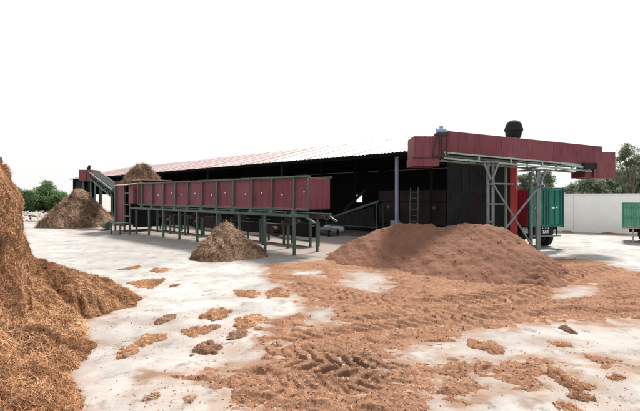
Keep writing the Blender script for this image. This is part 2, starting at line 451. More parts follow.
def fibre_pile(name, label, height_fn, x0, x1, y0, y1, step, n, length, width, mats, seed, lump=0.1, lscale=2.2, weight_fn=None, group=None, cat='fibre pile', zbase=0.0, lift=0.35):
    r = np.random.default_rng(seed)
    xs = np.arange(x0, x1 + step, step); ys = np.arange(y0, y1 + step, step)
    X, Y = np.meshgrid(xs, ys)
    Z = height_fn(X, Y)
    V = np.stack([X.ravel(), Y.ravel(), Z.ravel()], 1)
    Fq = grid_faces(len(xs), len(ys))
    keep = (Z.ravel()[Fq] > -0.4).all(1) & (Z.ravel()[Fq] > -0.5 * lump - 0.03).any(1)
    Fq = Fq[keep]
    V = lumpy(V, Fq, lump, lscale, seed)
    V = lumpy(V, Fq, lump * 0.4, lscale * 3.3, seed + 50)
    used = np.unique(Fq); remap = np.zeros(len(V), int); remap[used] = np.arange(len(used))
    V = V[used]; Fq = remap[Fq]
    cx, cy = V[:, 0].mean(), V[:, 1].mean()
    root = empty(name, (cx, cy, zbase)); tag(root, label, cat, group)
    off = np.array([cx, cy, 0.0])
    mesh_obj('core', np_mesh('core', V - off, Fq, True), M[mats[1]], root)
    w = weight_fn(V[Fq].mean(1)) if weight_fn is not None else None
    P, N = surface_samples(V, Fq, n, r, w)
    tang = fbm(P[:, 0] * 1.7 + P[:, 2], P[:, 1] * 1.7 - P[:, 2], seed + 5, 2) * 7
    tone = 0.5 + 0.35 * fbm(P[:, 0] * .9 + P[:, 2], P[:, 1] * .9, seed + 19, 3) + 0.75 * fbm(P[:, 0] * 2.6 + P[:, 2] * 1.9, P[:, 1] * 2.6 + P[:, 2] * 1.3, seed + 9, 3)
    so = mesh_obj('loose_fibre', strands_mesh('loose_fibre', P - off, N, length, width, tang, r, tone=tone, lift=lift), M[mats[0]], root)
    so['kind'] = 'stuff'
    return root

def cone_heap(cx, cy, rx, ry, h, seed, pw=1.0, wob=0.22, rot=0.0, rag=0.10, rs=1.6):
    ca, sa = math.cos(rot), math.sin(rot)
    def fn(X, Y):
        dx, dy = X - cx, Y - cy
        a = (dx * ca + dy * sa) / rx; b = (-dx * sa + dy * ca) / ry
        ang = np.arctan2(b, a)
        rr = np.hypot(a, b) * (1 + wob * fbm(np.cos(ang) * 1.3 + 5, np.sin(ang) * 1.3 + 2, seed, 3))
        core = np.sqrt(rr * rr + 0.006) - 0.04
        z = h * (1 - core ** pw)
        z = z + rag * h * fbm(X * rs / max(rx, 0.3), Y * rs / max(rx, 0.3), seed + 3, 4, 0.6)
        return np.where(rr > 1.5, -1.0, np.maximum(z, -0.3) - (0.25 + 4 * rag * h) * np.maximum(rr - 0.95, 0))
    return fn

# ------------------------------------------------------------------ ground
def big_sheet():
    xs = np.concatenate([[-3000, -900, -300], np.arange(-100, 101, 5.0), [300, 900, 3000]])
    ys = np.concatenate([[-300, -60], np.arange(-20, 121, 5.0), [300, 900, 3000]])
    X, Y = np.meshgrid(xs, ys)
    V = np.stack([X.ravel(), Y.ravel(), np.zeros(X.size)], 1)
    return np_mesh('ground', V, grid_faces(len(xs), len(ys)))
ground = mesh_obj('ground', big_sheet(), M['yard']); tag(ground, kind='structure')

# soil spread over the yard ------------------------------------------------
def W(pts): return [gp(u, v) for u, v in pts]
P_MAIN = W([(262, 266), (300, 262), (330, 260), (345, 250), (420, 247), (560, 258), (600, 262), (632, 271), (700, 277), (715, 322), (640, 322), (600, 327), (560, 324), (520, 330),
            (470, 334), (440, 344), (415, 350), (402, 357), (440, 361), (458, 373), (442, 388), (425, 398), (415, 425), (203, 425), (213, 394), (200, 384),
            (165, 381), (137, 374), (139, 368), (170, 371), (200, 371), (225, 369), (250, 360), (262, 346), (252, 336), (256, 326), (280, 318), (300, 314), (300, 300), (285, 290), (268, 278)])
P_LOW = W([(440, 350), (475, 356), (505, 355), (550, 358), (580, 368), (578, 378), (560, 388), (540, 398), (525, 401), (505, 391), (490, 386), (480, 398), (465, 408), (440, 405), (400, 395)])
P_STREAK = W([(600, 360), (640, 365), (690, 371), (690, 379), (640, 374), (605, 368)])
HOLES = [W([(246, 296), (285, 294), (298, 305), (285, 316), (246, 318)]), W([(311, 313), (330, 311), (336, 322), (316, 326)]),
         W([(348, 272), (386, 275), (376, 292), (352, 286)]), W([(560, 288), (592, 286), (588, 297), (562, 298)]),
         W([(293, 271), (318, 271), (314, 276), (296, 275)])]
TRACKS = [  # path, width, lug pitch, depth
    (W([(240, 352), (300, 361), (350, 370), (400, 371), (440, 366), (470, 362)]), 0.80, 0.27, 0.095),
    (W([(255, 383), (300, 392), (350, 397), (400, 388), (450, 380)]), 0.50, 0.22, 0.045),
    (W([(430, 306), (470, 302), (510, 297), (545, 285), (568, 274), (600, 268)]), 1.10, 0.38, 0.125),
    (W([(300, 330), (360, 322), (420, 318), (500, 312), (580, 304), (680, 296)]), 0.55, 0.27, 0.080),
    (W([(280, 345), (340, 338), (400, 330), (480, 322), (560, 316), (680, 312)]), 0.55, 0.27, 0.075),
    (W([(300, 300), (360, 303), (420, 306), (500, 305)]), 0.55, 0.27, 0.075),
    (W([(500, 318), (570, 296), (640, 283), (700, 278)]), 0.55, 0.27, 0.080),
    (W([(270, 285), (330, 292), (400, 312), (470, 326)]), 0.50, 0.27, 0.075)]

def soil_d(x, y):
    wx = x + 0.30 * fbm(x * 1.4, y * 1.4, 21, 4); wy = y + 0.30 * fbm(x * 1.4, y * 1.4, 31, 4)
    d = np.maximum(np.maximum(poly_sd(wx, wy, P_MAIN), poly_sd(wx, wy, P_LOW)), poly_sd(wx, wy, P_STREAK))
    for h in HOLES: d = np.minimum(d, -poly_sd(wx, wy, h))
    d = d + 0.20 * fbm(x * 3.0, y * 4.5, 15, 4, 0.65) + 0.22 * fbm(x * 1.1 - y * 0.4, y * 6.0 + x * 1.2, 19, 4, 0.6)
    return d

def soil_h(x, y):
    d = soil_d(x, y)
    cov = sstep(-0.20, 0.60, d)
    n1 = fbm(x * 1.1, y * 1.1, 3, 3); n2 = fbm(x * 3.6, y * 3.6, 5, 3); n3 = fbm(x * 13, y * 13, 8, 3)
    st = fbm(x * 1.2 - y * 0.5, y * 7.5 + x * 1.6, 11, 3)
    E = np.zeros(x.shape); T = np.zeros(x.shape)
    for ti, (path, w, pitch, dep) in enumerate(TRACKS):
        a, l = polyline_near(x, y, path)
        l = l + 0.05 * fbm(x * 1.5, y * 1.5, 41, 2)
        e = 1 - sstep(w * 0.40, w * 0.54, np.abs(l))
        ph = (a + np.abs(l) * 0.8) / pitch + 0.25 * fbm(x * 1.2, y * 1.2, 43, 2)
        lug = sstep(0.30, 0.70, 0.5 + 0.5 * np.sin(2 * math.pi * ph)) * sstep(0.02, 0.08, np.abs(l))
        fade = 1.0 if ti == 2 else 0.35 + 0.65 * sstep(-0.30, 0.20, fbm(x * 0.9, y * 0.9, 77, 2))
        T = T * (1 - e) + e * (dep * fade * (lug - 0.5) - 0.012) + 0.028 * np.exp(-((np.abs(l) - w * 0.60) / 0.07) ** 2)
        E = np.maximum(E, e)
    rel = (0.032 * n1 + 0.034 * n2 + 0.030 * n3 + 0.058 * st) * (0.25 + 0.75 * cov)
    h = -0.034 + 0.078 * cov + rel * (1 - 0.6 * E) + 0.95 * T * cov
    # scattered thin crumbs of soil beyond the edges
    h = h + 0.036 * sstep(0.34, 0.62, n2) * sstep(-0.9, -0.05, d) * (1 - cov)
    floor = 0.016 * (cov - 0.45) + 0.010 * n3 + 0.008 * n2
    return np.where(cov > 0.45, np.maximum(h, floor), h)

us = np.arange(-70, 731, 1.0); vs = np.concatenate([np.arange(424, 300, -0.42), np.arange(300, 240, -0.3)])
U, Vv = np.meshgrid(us, vs)
GY = CAM_H * F / (Vv - 196.0); GX = (U - 320.0) * GY / F
GH = soil_h(GX, GY)
SV = np.stack([GX.ravel(), GY.ravel(), GH.ravel()], 1)
SF = grid_faces(len(us), len(vs))
SF = SF[(GH.ravel()[SF] > -0.012).any(1)]
used = np.unique(SF); remap = np.zeros(len(SV), int); remap[used] = np.arange(len(used))
SV = SV[used]; SF = remap[SF]
soil = mesh_obj('soil_spread', np_mesh('soil_spread', SV, SF, True), M['soil'])
tag(soil, 'rutted brown coir soil with tyre tracks spread over the yard', 'soil', kind='stuff')

CL_POS = [(150, 283), (129, 352), (152, 339), (161, 322), (217, 313), (192, 331), (252, 321), (238, 333), (207, 349), (247, 294), (277, 293), (154, 397), (190, 400), (488, 347), (563, 380), (585, 387), (582, 398), (559, 344), (618, 370), (240, 350), (180, 378), (110, 320), (95, 345)]
# the near yard as a finer sheet that carries the brown dust trodden out of the soil, the clumps and the big pile
yu = np.arange(-90, 751, 2.5); yv = np.arange(428, 236, -0.8)
U2, V2 = np.meshgrid(yu, yv); Y2 = CAM_H * F / (V2 - 196.0); X2 = (U2 - 320.0) * Y2 / F
dd = -soil_d(X2, Y2)
dust = np.exp(-np.maximum(dd, 0) / 0.16) * 0.8
for (pu, pv) in CL_POS:
    px_, py_ = gp(pu, pv)
    dust = np.maximum(dust, 0.55 * np.exp(-(((X2 - px_) / .55) ** 2 + ((Y2 - py_) / .40) ** 2)))
BIG_FOOT = [(-2.45, 3.0), (-2.72, 4.55), (-3.30, 5.25), (-3.95, 6.55), (-4.5, 7.4), (-4.7, 8.1), (-4.35, 8.8), (-4.5, 9.6), (-5.2, 10.4), (-6.5, 11.0), (-8.3, 11.5), (-13, 11.9), (-13, 2.8)]
dust = np.maximum(dust, 0.65 * np.exp(-np.maximum(-poly_sd(X2, Y2, BIG_FOOT), 0) / 0.35))
dust = np.clip(dust * (0.45 + 1.1 * vnoise(X2 * 5, Y2 * 5, 4) * (0.5 + vnoise(X2 * 1.3, Y2 * 1.3, 14))) + 0.08 * sstep(0.1, 0.6, fbm(X2 * .8, Y2 * 1.6, 61, 4)), 0, 1)
edge = np.minimum(np.minimum(U2 + 90, 750 - U2) / 60, (V2 - 236) / 14)
ym = np_mesh('yard', np.stack([X2.ravel(), Y2.ravel(), np.full(X2.size, 0.004)], 1), grid_faces(len(yu), len(yv)))
da = ym.attributes.new('dust', 'FLOAT', 'POINT'); da.data.foreach_set('value', np.ascontiguousarray((dust * np.clip(edge, 0, 1)).ravel(), np.float32))
tag(mesh_obj('yard', ym, M['yard']), kind='structure')

# crumbs and loose fibres lying on the soil and around it
def crumbs(name, n, size, seed, on_soil=True):
    r = np.random.default_rng(seed)
    u = r.uniform(60, 700, n * 3); v = 424 - (424 - 250) * r.random(n * 3) ** 0.8
    y = CAM_H * F / (v - 196.0); x = (u - 320.0) * y / F
    h = soil_h(x, y)
    if not on_soil:
        k = r.integers(0, len(CL_POS), n * 2); cp = np.array([gp(*p) for p in CL_POS])[k]
        x[:n * 2] = cp[:, 0] + r.normal(0, .30, n * 2); y[:n * 2] = cp[:, 1] + r.normal(0, .30, n * 2)
        h = soil_h(x, y)
    ok = (h > 0.0) if on_soil else (h < 0.0)
    pm = r.permutation(len(x)); x, y, h, ok = x[pm], y[pm], h[pm], ok[pm]
    x, y, h = x[ok][:n], y[ok][:n], np.maximum(h[ok][:n], 0)
    n = len(x)
    s = size * (0.35 + r.random(n) ** 3 * 2.2)
    o = np.array([[1, 0, 0], [-0.5, 0.87, 0], [-0.5, -0.87, 0], [0.1, 0, 0.9], [0.6, 0.5, 0.55], [-0.6, 0.3, 0.6]])
    fc = np.array([[0, 1, 4], [0, 4, 3], [1, 5, 4], [4, 5, 3], [1, 2, 5], [2, 3, 5], [2, 0, 3]])
    a = r.uniform(0, 6.28, n); ca, sa = np.cos(a), np.sin(a)
    J = o[None] * (0.7 + 0.6 * r.random((n, 6, 3)))
    V = np.empty((n, 6, 3))
    V[:, :, 0] = (J[:, :, 0] * ca[:, None] - J[:, :, 1] * sa[:, None]) * s[:, None] + x[:, None]
    V[:, :, 1] = (J[:, :, 0] * sa[:, None] + J[:, :, 1] * ca[:, None]) * s[:, None] + y[:, None]
    V[:, :, 2] = (J[:, :, 2] - 0.15) * s[:, None] * 0.8 + h[:, None]
    Fc = (np.arange(n)[:, None, None] * 6 + fc[None]).reshape(-1, 3)
    me = np_mesh(name, V.reshape(-1, 3), Fc)
    set_tone(me, np.repeat(r.random(n), 6))
    return me
o = mesh_obj('soil_crumbs', crumbs('soil_crumbs', 20000, 0.010, 5, True), M['crumb'])
tag(o, 'small soil crumbs lying on the rutted brown soil', 'soil', kind='stuff')
o = mesh_obj('yard_debris', crumbs('yard_debris', 6000, 0.009, 6, False), M['crumb'])
tag(o, 'tiny brown crumbs dropped on the pale concrete', 'debris', kind='stuff')

def loose_on_soil(n, seed):
    r = np.random.default_rng(seed)
    u = r.uniform(120, 690, n * 3); v = 424 - (424 - 262) * r.random(n * 3) ** 0.7
    y = CAM_H * F / (v - 196.0); x = (u - 320.0) * y / F
    h = soil_h(x, y); ok = h > -0.02
    x, y, h = x[ok][:n], y[ok][:n], np.maximum(h[ok][:n], 0.002)
    P = np.stack([x, y, h], 1); N = np.tile([[0, 0, 1.0]], (len(x), 1))
    return strands_mesh('loose_fibre', P, N, 0.075, 0.006, fbm(x, y, 3, 2) * 6, r, lift=0.25, tone=0.78 + 0 * x)
o = mesh_obj('loose_fibre', loose_on_soil(2600, 12), M['fibre'])
tag(o, 'short coir fibres strewn over the rutted soil', 'fibre', kind='stuff')

# soil mound ------------------------------------------------------------------
RIDGE = [(at(330, 252, 17.0)), at(358, 239, 16.6), at(386, 226, 16.1), at(402, 223.5, 15.9), at(438, 226, 15.5), at(468, 222, 14.9), at(488, 222.5, 14.5), at(500, 227, 14.1),
         at(516, 240, 13.5), at(532, 255, 12.8), at(545, 268, 12.2)]
def mound_h(x, y):
    wx = x + 0.22 * fbm(x * 0.9, y * 0.9, 51, 3); wy = y + 0.22 * fbm(x * 0.9, y * 0.9, 61, 3)
    z = np.full(x.shape, -9.0)
    for a, b in zip(RIDGE[:-1], RIDGE[1:]):
        ex, ey = b[0] - a[0], b[1] - a[1]
        t = np.clip(((wx - a[0]) * ex + (wy - a[1]) * ey) / (ex * ex + ey * ey), 0, 1)
        dx, dy = wx - a[0] - t * ex, wy - a[1] - t * ey
        d = np.sqrt(dx * dx + dy * dy + 0.03) - 0.17
        dd = np.hypot(dx, dy) + 1e-6
        k = (0.50 if a[0] < 4.4 else 0.41) + 0.34 * sstep(0.0, 0.7, np.maximum(dx, dy) / dd)
        z = np.maximum(z, a[2] + (b[2] - a[2]) * t - d * k - 0.012 * d * d)
    slope_noise = fbm(x * 0.8, y * 0.8, 71, 3)
    run = fbm(x * 3.4 + y * 0.6, y * 0.9, 73, 3)
    z = z - 0.04 + 0.12 * slope_noise * sstep(-.3, .6, z) + 0.07 * run + 0.08 * fbm(x * 3.2, y * 3.2, 81, 4, 0.65) + 0.028 * fbm(x * 10, y * 10, 83, 3)
    # a wheel path pressed along the right-hand foot
    a, l = polyline_near(x, y, TRACKS[2][0])
    e = 1 - sstep(0.22, 0.34, np.abs(l - 0.15))
    z = z + e * 0.07 * (sstep(0.3, 0.7, 0.5 + 0.5 * np.sin(2 * math.pi * (a + np.abs(l)) / 0.38)) - 0.55)
    return z
xs = np.arange(-0.6, 9.4, 0.042); ys = np.arange(9.2, 21, 0.05)
X, Y = np.meshgrid(xs, ys); Z = mound_h(X, Y)
V = np.stack([X.ravel(), Y.ravel(), Z.ravel()], 1); Fq = grid_faces(len(xs), len(ys))
Fq = Fq[(Z.ravel()[Fq] > -0.02).any(1)]
used = np.unique(Fq); remap = np.zeros(len(V), int); remap[used] = np.arange(len(used)); V = V[used]; Fq = remap[Fq]
mound = empty('soil_mound', (4.5, 14.5, 0)); tag(mound, 'long mound of dark brown coir soil before the shed', 'soil mound')
mesh_obj('heap', np_mesh('heap', V - np.array([4.5, 14.5, 0]), Fq, True), M['mound'], mound)
def mound_clods(n, seed):
    r = np.random.default_rng(seed)
    P, N = surface_samples(V, Fq, n, r)
    s = 0.011 * (0.4 + r.random(n) ** 6 * 4.0)
    o = np.array([[1, 0, 0], [-0.5, 0.87, 0], [-0.5, -0.87, 0], [0.1, 0, 0.9], [0.6, 0.5, 0.55], [-0.6, 0.3, 0.6]])
    fc = np.array([[0, 1, 4], [0, 4, 3], [1, 5, 4], [4, 5, 3], [1, 2, 5], [2, 3, 5], [2, 0, 3]])
    J = o[None] * (0.6 + 0.8 * r.random((n, 6, 3)))
    Vc = P[:, None, :] + J * s[:, None, None] - np.array([4.5, 14.5, 0.004])
    me = np_mesh('clods', Vc.reshape(-1, 3), (np.arange(n)[:, None, None] * 6 + fc[None]).reshape(-1, 3))
    set_tone(me, np.repeat(0.25 + r.random(n) * 0.3, 6))
    return me
o = mesh_obj('clods', mound_clods(5000, 4), M['crumb'], mound); o['kind'] = 'stuff'

# ------------------------------------------------------------------ fibre piles
BIG = [(-2.45, 3.0), (-2.72, 4.55), (-3.30, 5.25), (-3.95, 6.55), (-4.5, 7.4), (-4.7, 8.1), (-4.35, 8.8), (-4.5, 9.6), (-5.2, 10.4), (-6.5, 11.0), (-8.3, 11.5), (-13, 11.9), (-13, 2.8)]
CLIFF = [(-4.85, 5.8), (-5.55, 7.0), (-6.25, 8.0), (-6.98, 9.0), (-7.75, 10.0), (-8.9, 10.7), (-14, 11), (-14, 4.5), (-6, 4.6)]
def big_h(x, y):
    wx = x + 0.25 * fbm(x * 1.1, y * 1.1, 91, 3); wy = y + 0.25 * fbm(x * 1.1, y * 1.1, 95, 3)
    d = poly_sd(wx, wy, BIG) - 0.14
    z = np.interp(d, [-0.4, 0, 0.25, 0.9, 1.5, 2.2, 3.0], [-0.38, 0, 0.20, 0.50, 0.82, 1.25, 1.6])
    d2 = poly_sd(x + 0.30 * fbm(x * 1.3, y * 1.3, 92, 3), y + 0.30 * fbm(x * 1.3, y * 1.3, 93, 3), CLIFF)
    z = z + np.interp(d2, [-0.12, 0, 0.1, 0.25, 0.5, 1.2, 3], [0, 0.55, 1.3, 1.95, 2.25, 2.5, 2.65])
    return z + (0.12 * fbm(x * 1.7, y * 1.7, 99, 4)) * sstep(-0.1, 0.6, d) + 0.03 * fbm(x * 7, y * 7, 98, 3)
def big_w(C):
    dist = np.hypot(C[:, 0], C[:, 1])
    vis = (C[:, 0] / np.maximum(C[:, 1], 0.1) > -1.05) * 1.0 + 0.12
    return vis / np.maximum(dist, 3.5) ** 1.0
fibre_pile('fibre_pile', 'huge golden brown coir fibre pile filling the left foreground', big_h, -10.5, -2.2, 2.9, 13.6, 0.045, 200000, 0.095, 0.0048,
           ('fibre', 'fibre_core'), 41, lump=0.17, lscale=1.9, weight_fn=big_w, lift=0.5)

c = gp(82, 228); hx, hy = c[0], c[1] + 2.2
xx = (80 - 320) * hy / F
fibre_pile('fibre_pile', 'grey brown coir fibre pile below the far inclined conveyor', cone_heap(xx, hy, 2.75, 2.6, 3.15, 13, 0.95), xx - 4.2, xx + 4.2, hy - 4, hy + 4, 0.09,
           16000, 0.34, 0.026, ('husk', 'husk_core'), 43, lump=0.16, lscale=1.5, lift=0.5)
fibre_pile('fibre_pile', 'grey brown coir fibre pile before the trough legs', cone_heap((226 - 320) * 16.6 / F, 16.6, 1.38, 1.3, 1.42, 17, 0.9), -6.2, -1.8, 14.4, 18.8, 0.05,
           15000, 0.19, 0.014, ('husk', 'husk_core'), 47, lump=0.09, lscale=2.8, lift=0.5)

CLUMPS = [  # u, v, half width px, half depth px, height m, mats, label
    (150, 283, 13, 3.5, .07, 'f', 'flat brown fibre patch beside the big pile toe'),
    (129, 352, 8, 5, .07, 'f', 'ragged brown fibre tuft on grey concrete nearest the big pile'),
    (150, 340, 10, 4.2, .06, 'f', 'flat oval fibre patch on the concrete left of the longest fibre strip'),
    (161, 322, 6, 2.6, .06, 'd', 'dark pair of husk bits on pale concrete, left bit'),
    (168, 319, 5, 2.2, .05, 'd', 'dark pair of husk bits on pale concrete, right bit'),
    (217, 313, 12, 4.5, .08, 'f', 'rounded brown fibre clump alone in the middle of the pale concrete'),
    (198, 332, 12, 3.2, .06, 'f', 'long thin fibre strip on the pale concrete'),
    (252, 321, 14, 4.5, .08, 'f', 'broad fibre clump touching the rutted soil edge'),
    (240, 334, 9, 2.8, .06, 'd', 'flat dark husk strip below the broad fibre clump'),
    (207, 349, 11, 5, .10, 'd', 'tallest dark brown clump on the pale concrete'),
    (247, 294, 10, 2.4, .04, 'f', 'thin faint fibre patch near the middle pile'),
    (277, 293, 12, 3, .05, 'f', 'thin fibre patch at the upper soil edge'),
    (154, 397, 5, 2.6, .04, 'd', 'small dark round clod on the grey concrete at lower left'),
    (190, 400, 4, 2.6, .03, 'd', 'small dark clod on the concrete beside the reddish soil'),
    (488, 347, 15, 5, .08, 's', 'loose soil clump alone on white concrete between the soil areas'),
    (563, 380, 11, 7, .11, 's', 'thick pale soil lump on the lower right soil patch'),
    (585, 387, 7, 3, .05, 's', 'small soil patch just right of the thick pale lump'),
    (582, 398, 10, 3.5, .05, 's', 'flat soil patch below the thick pale lump'),
    (566, 407, 10, 3.5, .05, 's', 'flat soil patch at the bottom edge on white concrete'),
    (568, 331, 4, 2.4, .08, 'd', 'small dark clod just below the soil edge on white concrete'),
    (559, 344, 7, 2, .04, 's', 'thin soil streak below the small dark clod'),
    (618, 378, 6, 2, .04, 's', 'small soil bit right of the lower patch near picture edge'),
    (161, 270, 9, 1.6, .03, 'f', 'thin brown smear on the far pale concrete'),
    (174, 286, 4, 1.4, .04, 'd', 'tiny dark husk bit right of the flat fibre patch'),
    (134, 268, 7, 1.3, .03, 'f', 'faint fibre smear on the far concrete left of the others')]
MATS = {'f': ('fibre', 'soil'), 'd': ('husk', 'mound'), 's': ('fibre', 'soil')}
for i, (u, v, hw, hd, hh, kk, lab) in enumerate(CLUMPS):
    x, y = gp(u, v); rx = hw * y / F; y2 = gp(u, v - hd)[1]; ry = max(abs(y2 - y), 0.06)
    st = max(rx, ry) / 16
    heap = cone_heap(x, y, rx * 1.15, ry * 1.3, hh * 0.55, 200 + i * 7, 1.3, wob=0.7, rag=1.15, rs=3.6)
    fibre_pile('fibre_clump' if kk != 's' else 'soil_clump', lab, heap, x - rx * 2.1, x + rx * 2.1, y - ry * 2.2, y + ry * 2.2, st,
               int(np.clip(560 * rx * ry / 0.04, 160, 2600)) if kk == 'f' else 260, 0.07, 0.0055, MATS[kk], 300 + i, lump=hh * 0.25, lscale=7.0,
               group='clumps scattered on the yard', cat='clump', lift=0.22)

# ------------------------------------------------------------------ the frame of the shed and the feeder trough (they run parallel)
EX = np.array([-0.751, 0.660]); NB = np.array([0.660, 0.751])      # along the trough / towards the shed
RZ = math.atan2(EX[1], EX[0])
O_TR = np.array([-0.45, 16.4])
O_SH = O_TR + NB * 8.0
# local frame: x along the trough to the left, y towards the camera, z up

def build_trough():
    root = empty('feeder_trough', (O_TR[0], O_TR[1], 0), RZ)
    tag(root, 'long maroon panelled feeder trough standing on green legs', 'trough')
    ZT, ZB, ZD = 3.27, 1.98, 1.74; L = 15.4; WID = 1.3
    ribs = [0.81 + 1.4 * k for k in range(11)]
    edges = [0.0] + ribs + [L]
    def panel(x0, x1, yc, mat):
        m = MB(); h = ZT - ZB; n = 2
        # a slightly dished pressed sheet
        xs = [x0, x0 + .06, (x0 + x1) / 2, x1 - .06, x1]; ds = [0, -.012, -.02, -.012, 0]
        zs = [ZB, ZB + .06, (ZB + ZT) / 2, ZT - .06, ZT]; dz = [0, -.006, -.014, -.006, 0]
        vs = []
        for j in range(5):
            for i in range(5): vs.append((xs[i], yc + (ds[i] + dz[j] if 0 < i < 4 and 0 < j < 4 else 0), zs[j]))
        for j in range(5):
            for i in range(5): vs.append((xs[i], yc - 0.03, zs[j]))
        fs = []
        for j in range(4):
            for i in range(4):
                a = j * 5 + i; fs.append((a, a + 1, a + 6, a + 5)); fs.append((25 + a, 25 + a + 5, 25 + a + 6, 25 + a + 1))
        rim = [0, 1, 2, 3, 4, 9, 14, 19, 24, 23, 22, 21, 20, 15, 10, 5]
        for p, q in zip(rim, rim[1:] + rim[:1]): fs.append((p, p + 25, q + 25, q))
        m.add(vs, fs)
        return m.obj('side_panel', mat, root)
    for k in range(len(edges) - 1):
        p = panel(edges[k] + .025, edges[k + 1] - .025, 0.0, M['maroon' if k % 3 else 'maroon2'])
        if 0 < edges[k + 1] - edges[k] and k < 11:
            cx = (edges[k] + edges[k + 1]) / 2 + (-0.12, .1, .05, -.15, 0.08)[k % 5]; cz = 2.62 + (.05, -.06, .02, -.03)[k % 4]
            MB().lathe((cx, -0.02, cz), (0, 1, 0), [(0.0, .03), (.028, .029), (.038, .018), (.042, 0)], 14).obj('white_cap', M['white'], p)
    panel(0, L, -WID, M['maroon'])
    MB().box(-.035, 0.0, -WID, 0.0, ZB - .02, ZT - .02).obj('end_panel', M['maroon2'], root, .008)
    MB().box(L, L + .035, -WID, 0.0, ZB, ZT).obj('end_panel', M['maroon'], root, .008)
    MB().box(0, L, -WID + .01, -.04, ZB - .05, ZB - .01).obj('trough_floor', M['maroon'], root)
    rib0 = MB().box(-.035, .035, .002, .085, ZB - .02, ZT).obj('rib', M['green'], root, .006); rib0.location.x = ribs[0]
    for x in ribs[1:]: share(rib0, 'rib', root, (x, 0, 0))
    share(rib0, 'rib', root, (0.0, 0, 0)); share(rib0, 'rib', root, (L, 0, 0))
    MB().box(-.06, L + .06, -.04, .13, ZT + .002, ZT + .075).obj('top_rail', M['green'], root, .008)
    MB().box(-.06, L + .06, -WID - .1, -WID + .03, ZT + .002, ZT + .075).obj('top_rail', M['green'], root, .008)
    MB().box(-.03, L, .003, .07, ZB - .10, ZB - .022).obj('bottom_rail', M['green'], root, .008)
    MB().box(-.05, L + 1.0, .04, .16, ZD - .12, ZD).obj('deck_rail', M['green'], root, .008)
    MB().box(-.05, L + 1.0, -WID - .10, -WID + .02, ZD - .12, ZD).obj('deck_rail', M['green'], root, .008)
    # little saddles that carry the trough on the deck
    s0 = MB().box(-.07, .07, .03, .13, ZD + .002, ZB - .102).add([(-.1, .02, ZB - .11), (.1, .02, ZB - .11), (.1, .14, ZB - .11), (-.1, .14, ZB - .11), (-.16, .02, ZD + .004), (.16, .02, ZD + .004), (.16, .14, ZD + .004), (-.16, .14, ZD + .004)],
        [(0, 1, 2, 3), (7, 6, 5, 4), (0, 4, 5, 1), (1, 5, 6, 2), (2, 6, 7, 3), (3, 7, 4, 0)]).obj('saddle', M['green'], root)
    s0.location.x = ribs[0]
    for x in ribs[1:]: share(s0, 'saddle', root, (x, 0, 0))
    legs = [0.75 + 1.86 * k for k in range(8)] + [15.55]
    leg = MB().box(-.05, .05, -.05, .05, 0.012, ZD - .122).obj('leg', M['green'], root, .006); leg.location = (legs[0], .10, 0)
    fp0 = MB().box(-.11, .11, -.11, .11, 0, .012).obj('foot_plate', M['green'], leg)
    cb0 = MB().box(-.035, .035, -WID, .036, ZD - .119, ZD - .03).obj('cross_beam', M['green'], root); cb0.location.x = legs[0]
    for i, x in enumerate(legs):
        if i:
            l = share(leg, 'leg', root, (x, .10, 0)); share(fp0, 'foot_plate', l)
            share(cb0, 'cross_beam', root, (x, 0, 0))
        l = share(leg, 'leg', root, (x, -WID - .04, 0)); share(fp0, 'foot_plate', l)
    # screw drive and gearbox line below the trough
    MB().tube((-.3, -.65, 1.62), (L, -.65, 1.62), .09, n=10).obj('drive_shaft', M['machine'], root)
    for x in (1.7, 5.4, 9.2, 12.9):
        MB().box(x - .22, x + .22, -.9, -.4, 1.25, 1.66).tube((x, -.65, 1.3), (x, -.1, 1.3), .11).obj('gearbox', M['machine'], root, .02)
    # discharge chute at the near end
    MB().bar((0.15, .10, ZD - .06), (-.42, .10, ZD - .34), .08).bar((0.15, -WID, ZD - .06), (-.42, -WID, ZD - .34), .08).obj('chute_rail', M['green'], root)
    return root
build_trough()

def build_under_conveyor():  # dark machinery clutter, added as a line that covers lit ground
    """dark low conveyor line with motors running behind the trough legs"""
    p = O_TR + EX * 2.0 + NB * 2.3
    root = empty('low_conveyor', (p[0], p[1], 0), RZ); tag(root, 'long low dark conveyor line running behind the trough legs', 'conveyor')
    L = 14.8; r = np.random.default_rng(15)
    MB().box(0, L, -.5, -.44, .42, 1.18).obj('rear_plate', M['dark'], root)
    for k in range(8):
        x0 = k * L / 8
        MB().box(x0 + .02, x0 + L / 8 - .02, -.02, .03, .50 + r.uniform(-.05, .05), 1.08 + r.uniform(-.05, .12)).obj('side_plate', M['machine' if k % 3 == 1 else 'darkwall'], root, .01)
        MB().box(x0 - .04, x0 + .04, .0, .10, 0, 1.2).obj('leg', M['green'], root)
        MB().box(x0 - .04, x0 + .04, -.6, -.5, 0, 1.2).obj('leg', M['green'], root)
        if k % 2:
            MB().tube((x0 + .5, .05, .75), (x0 + .5, .42, .75), .17, n=16).box(x0 + .3, x0 + .7, .03, .3, .42, .58).obj('gear_motor', M['machine'], root)
        MB().bar((x0, .06, .3), (x0 + L / 8, .06, .3 + (.25 if k % 2 else 0)), .06).obj('brace', M['green'], root)
    MB().box(0, L, -.42, -.03, .98, 1.03).obj('belt', M['black'], root)
build_under_conveyor()

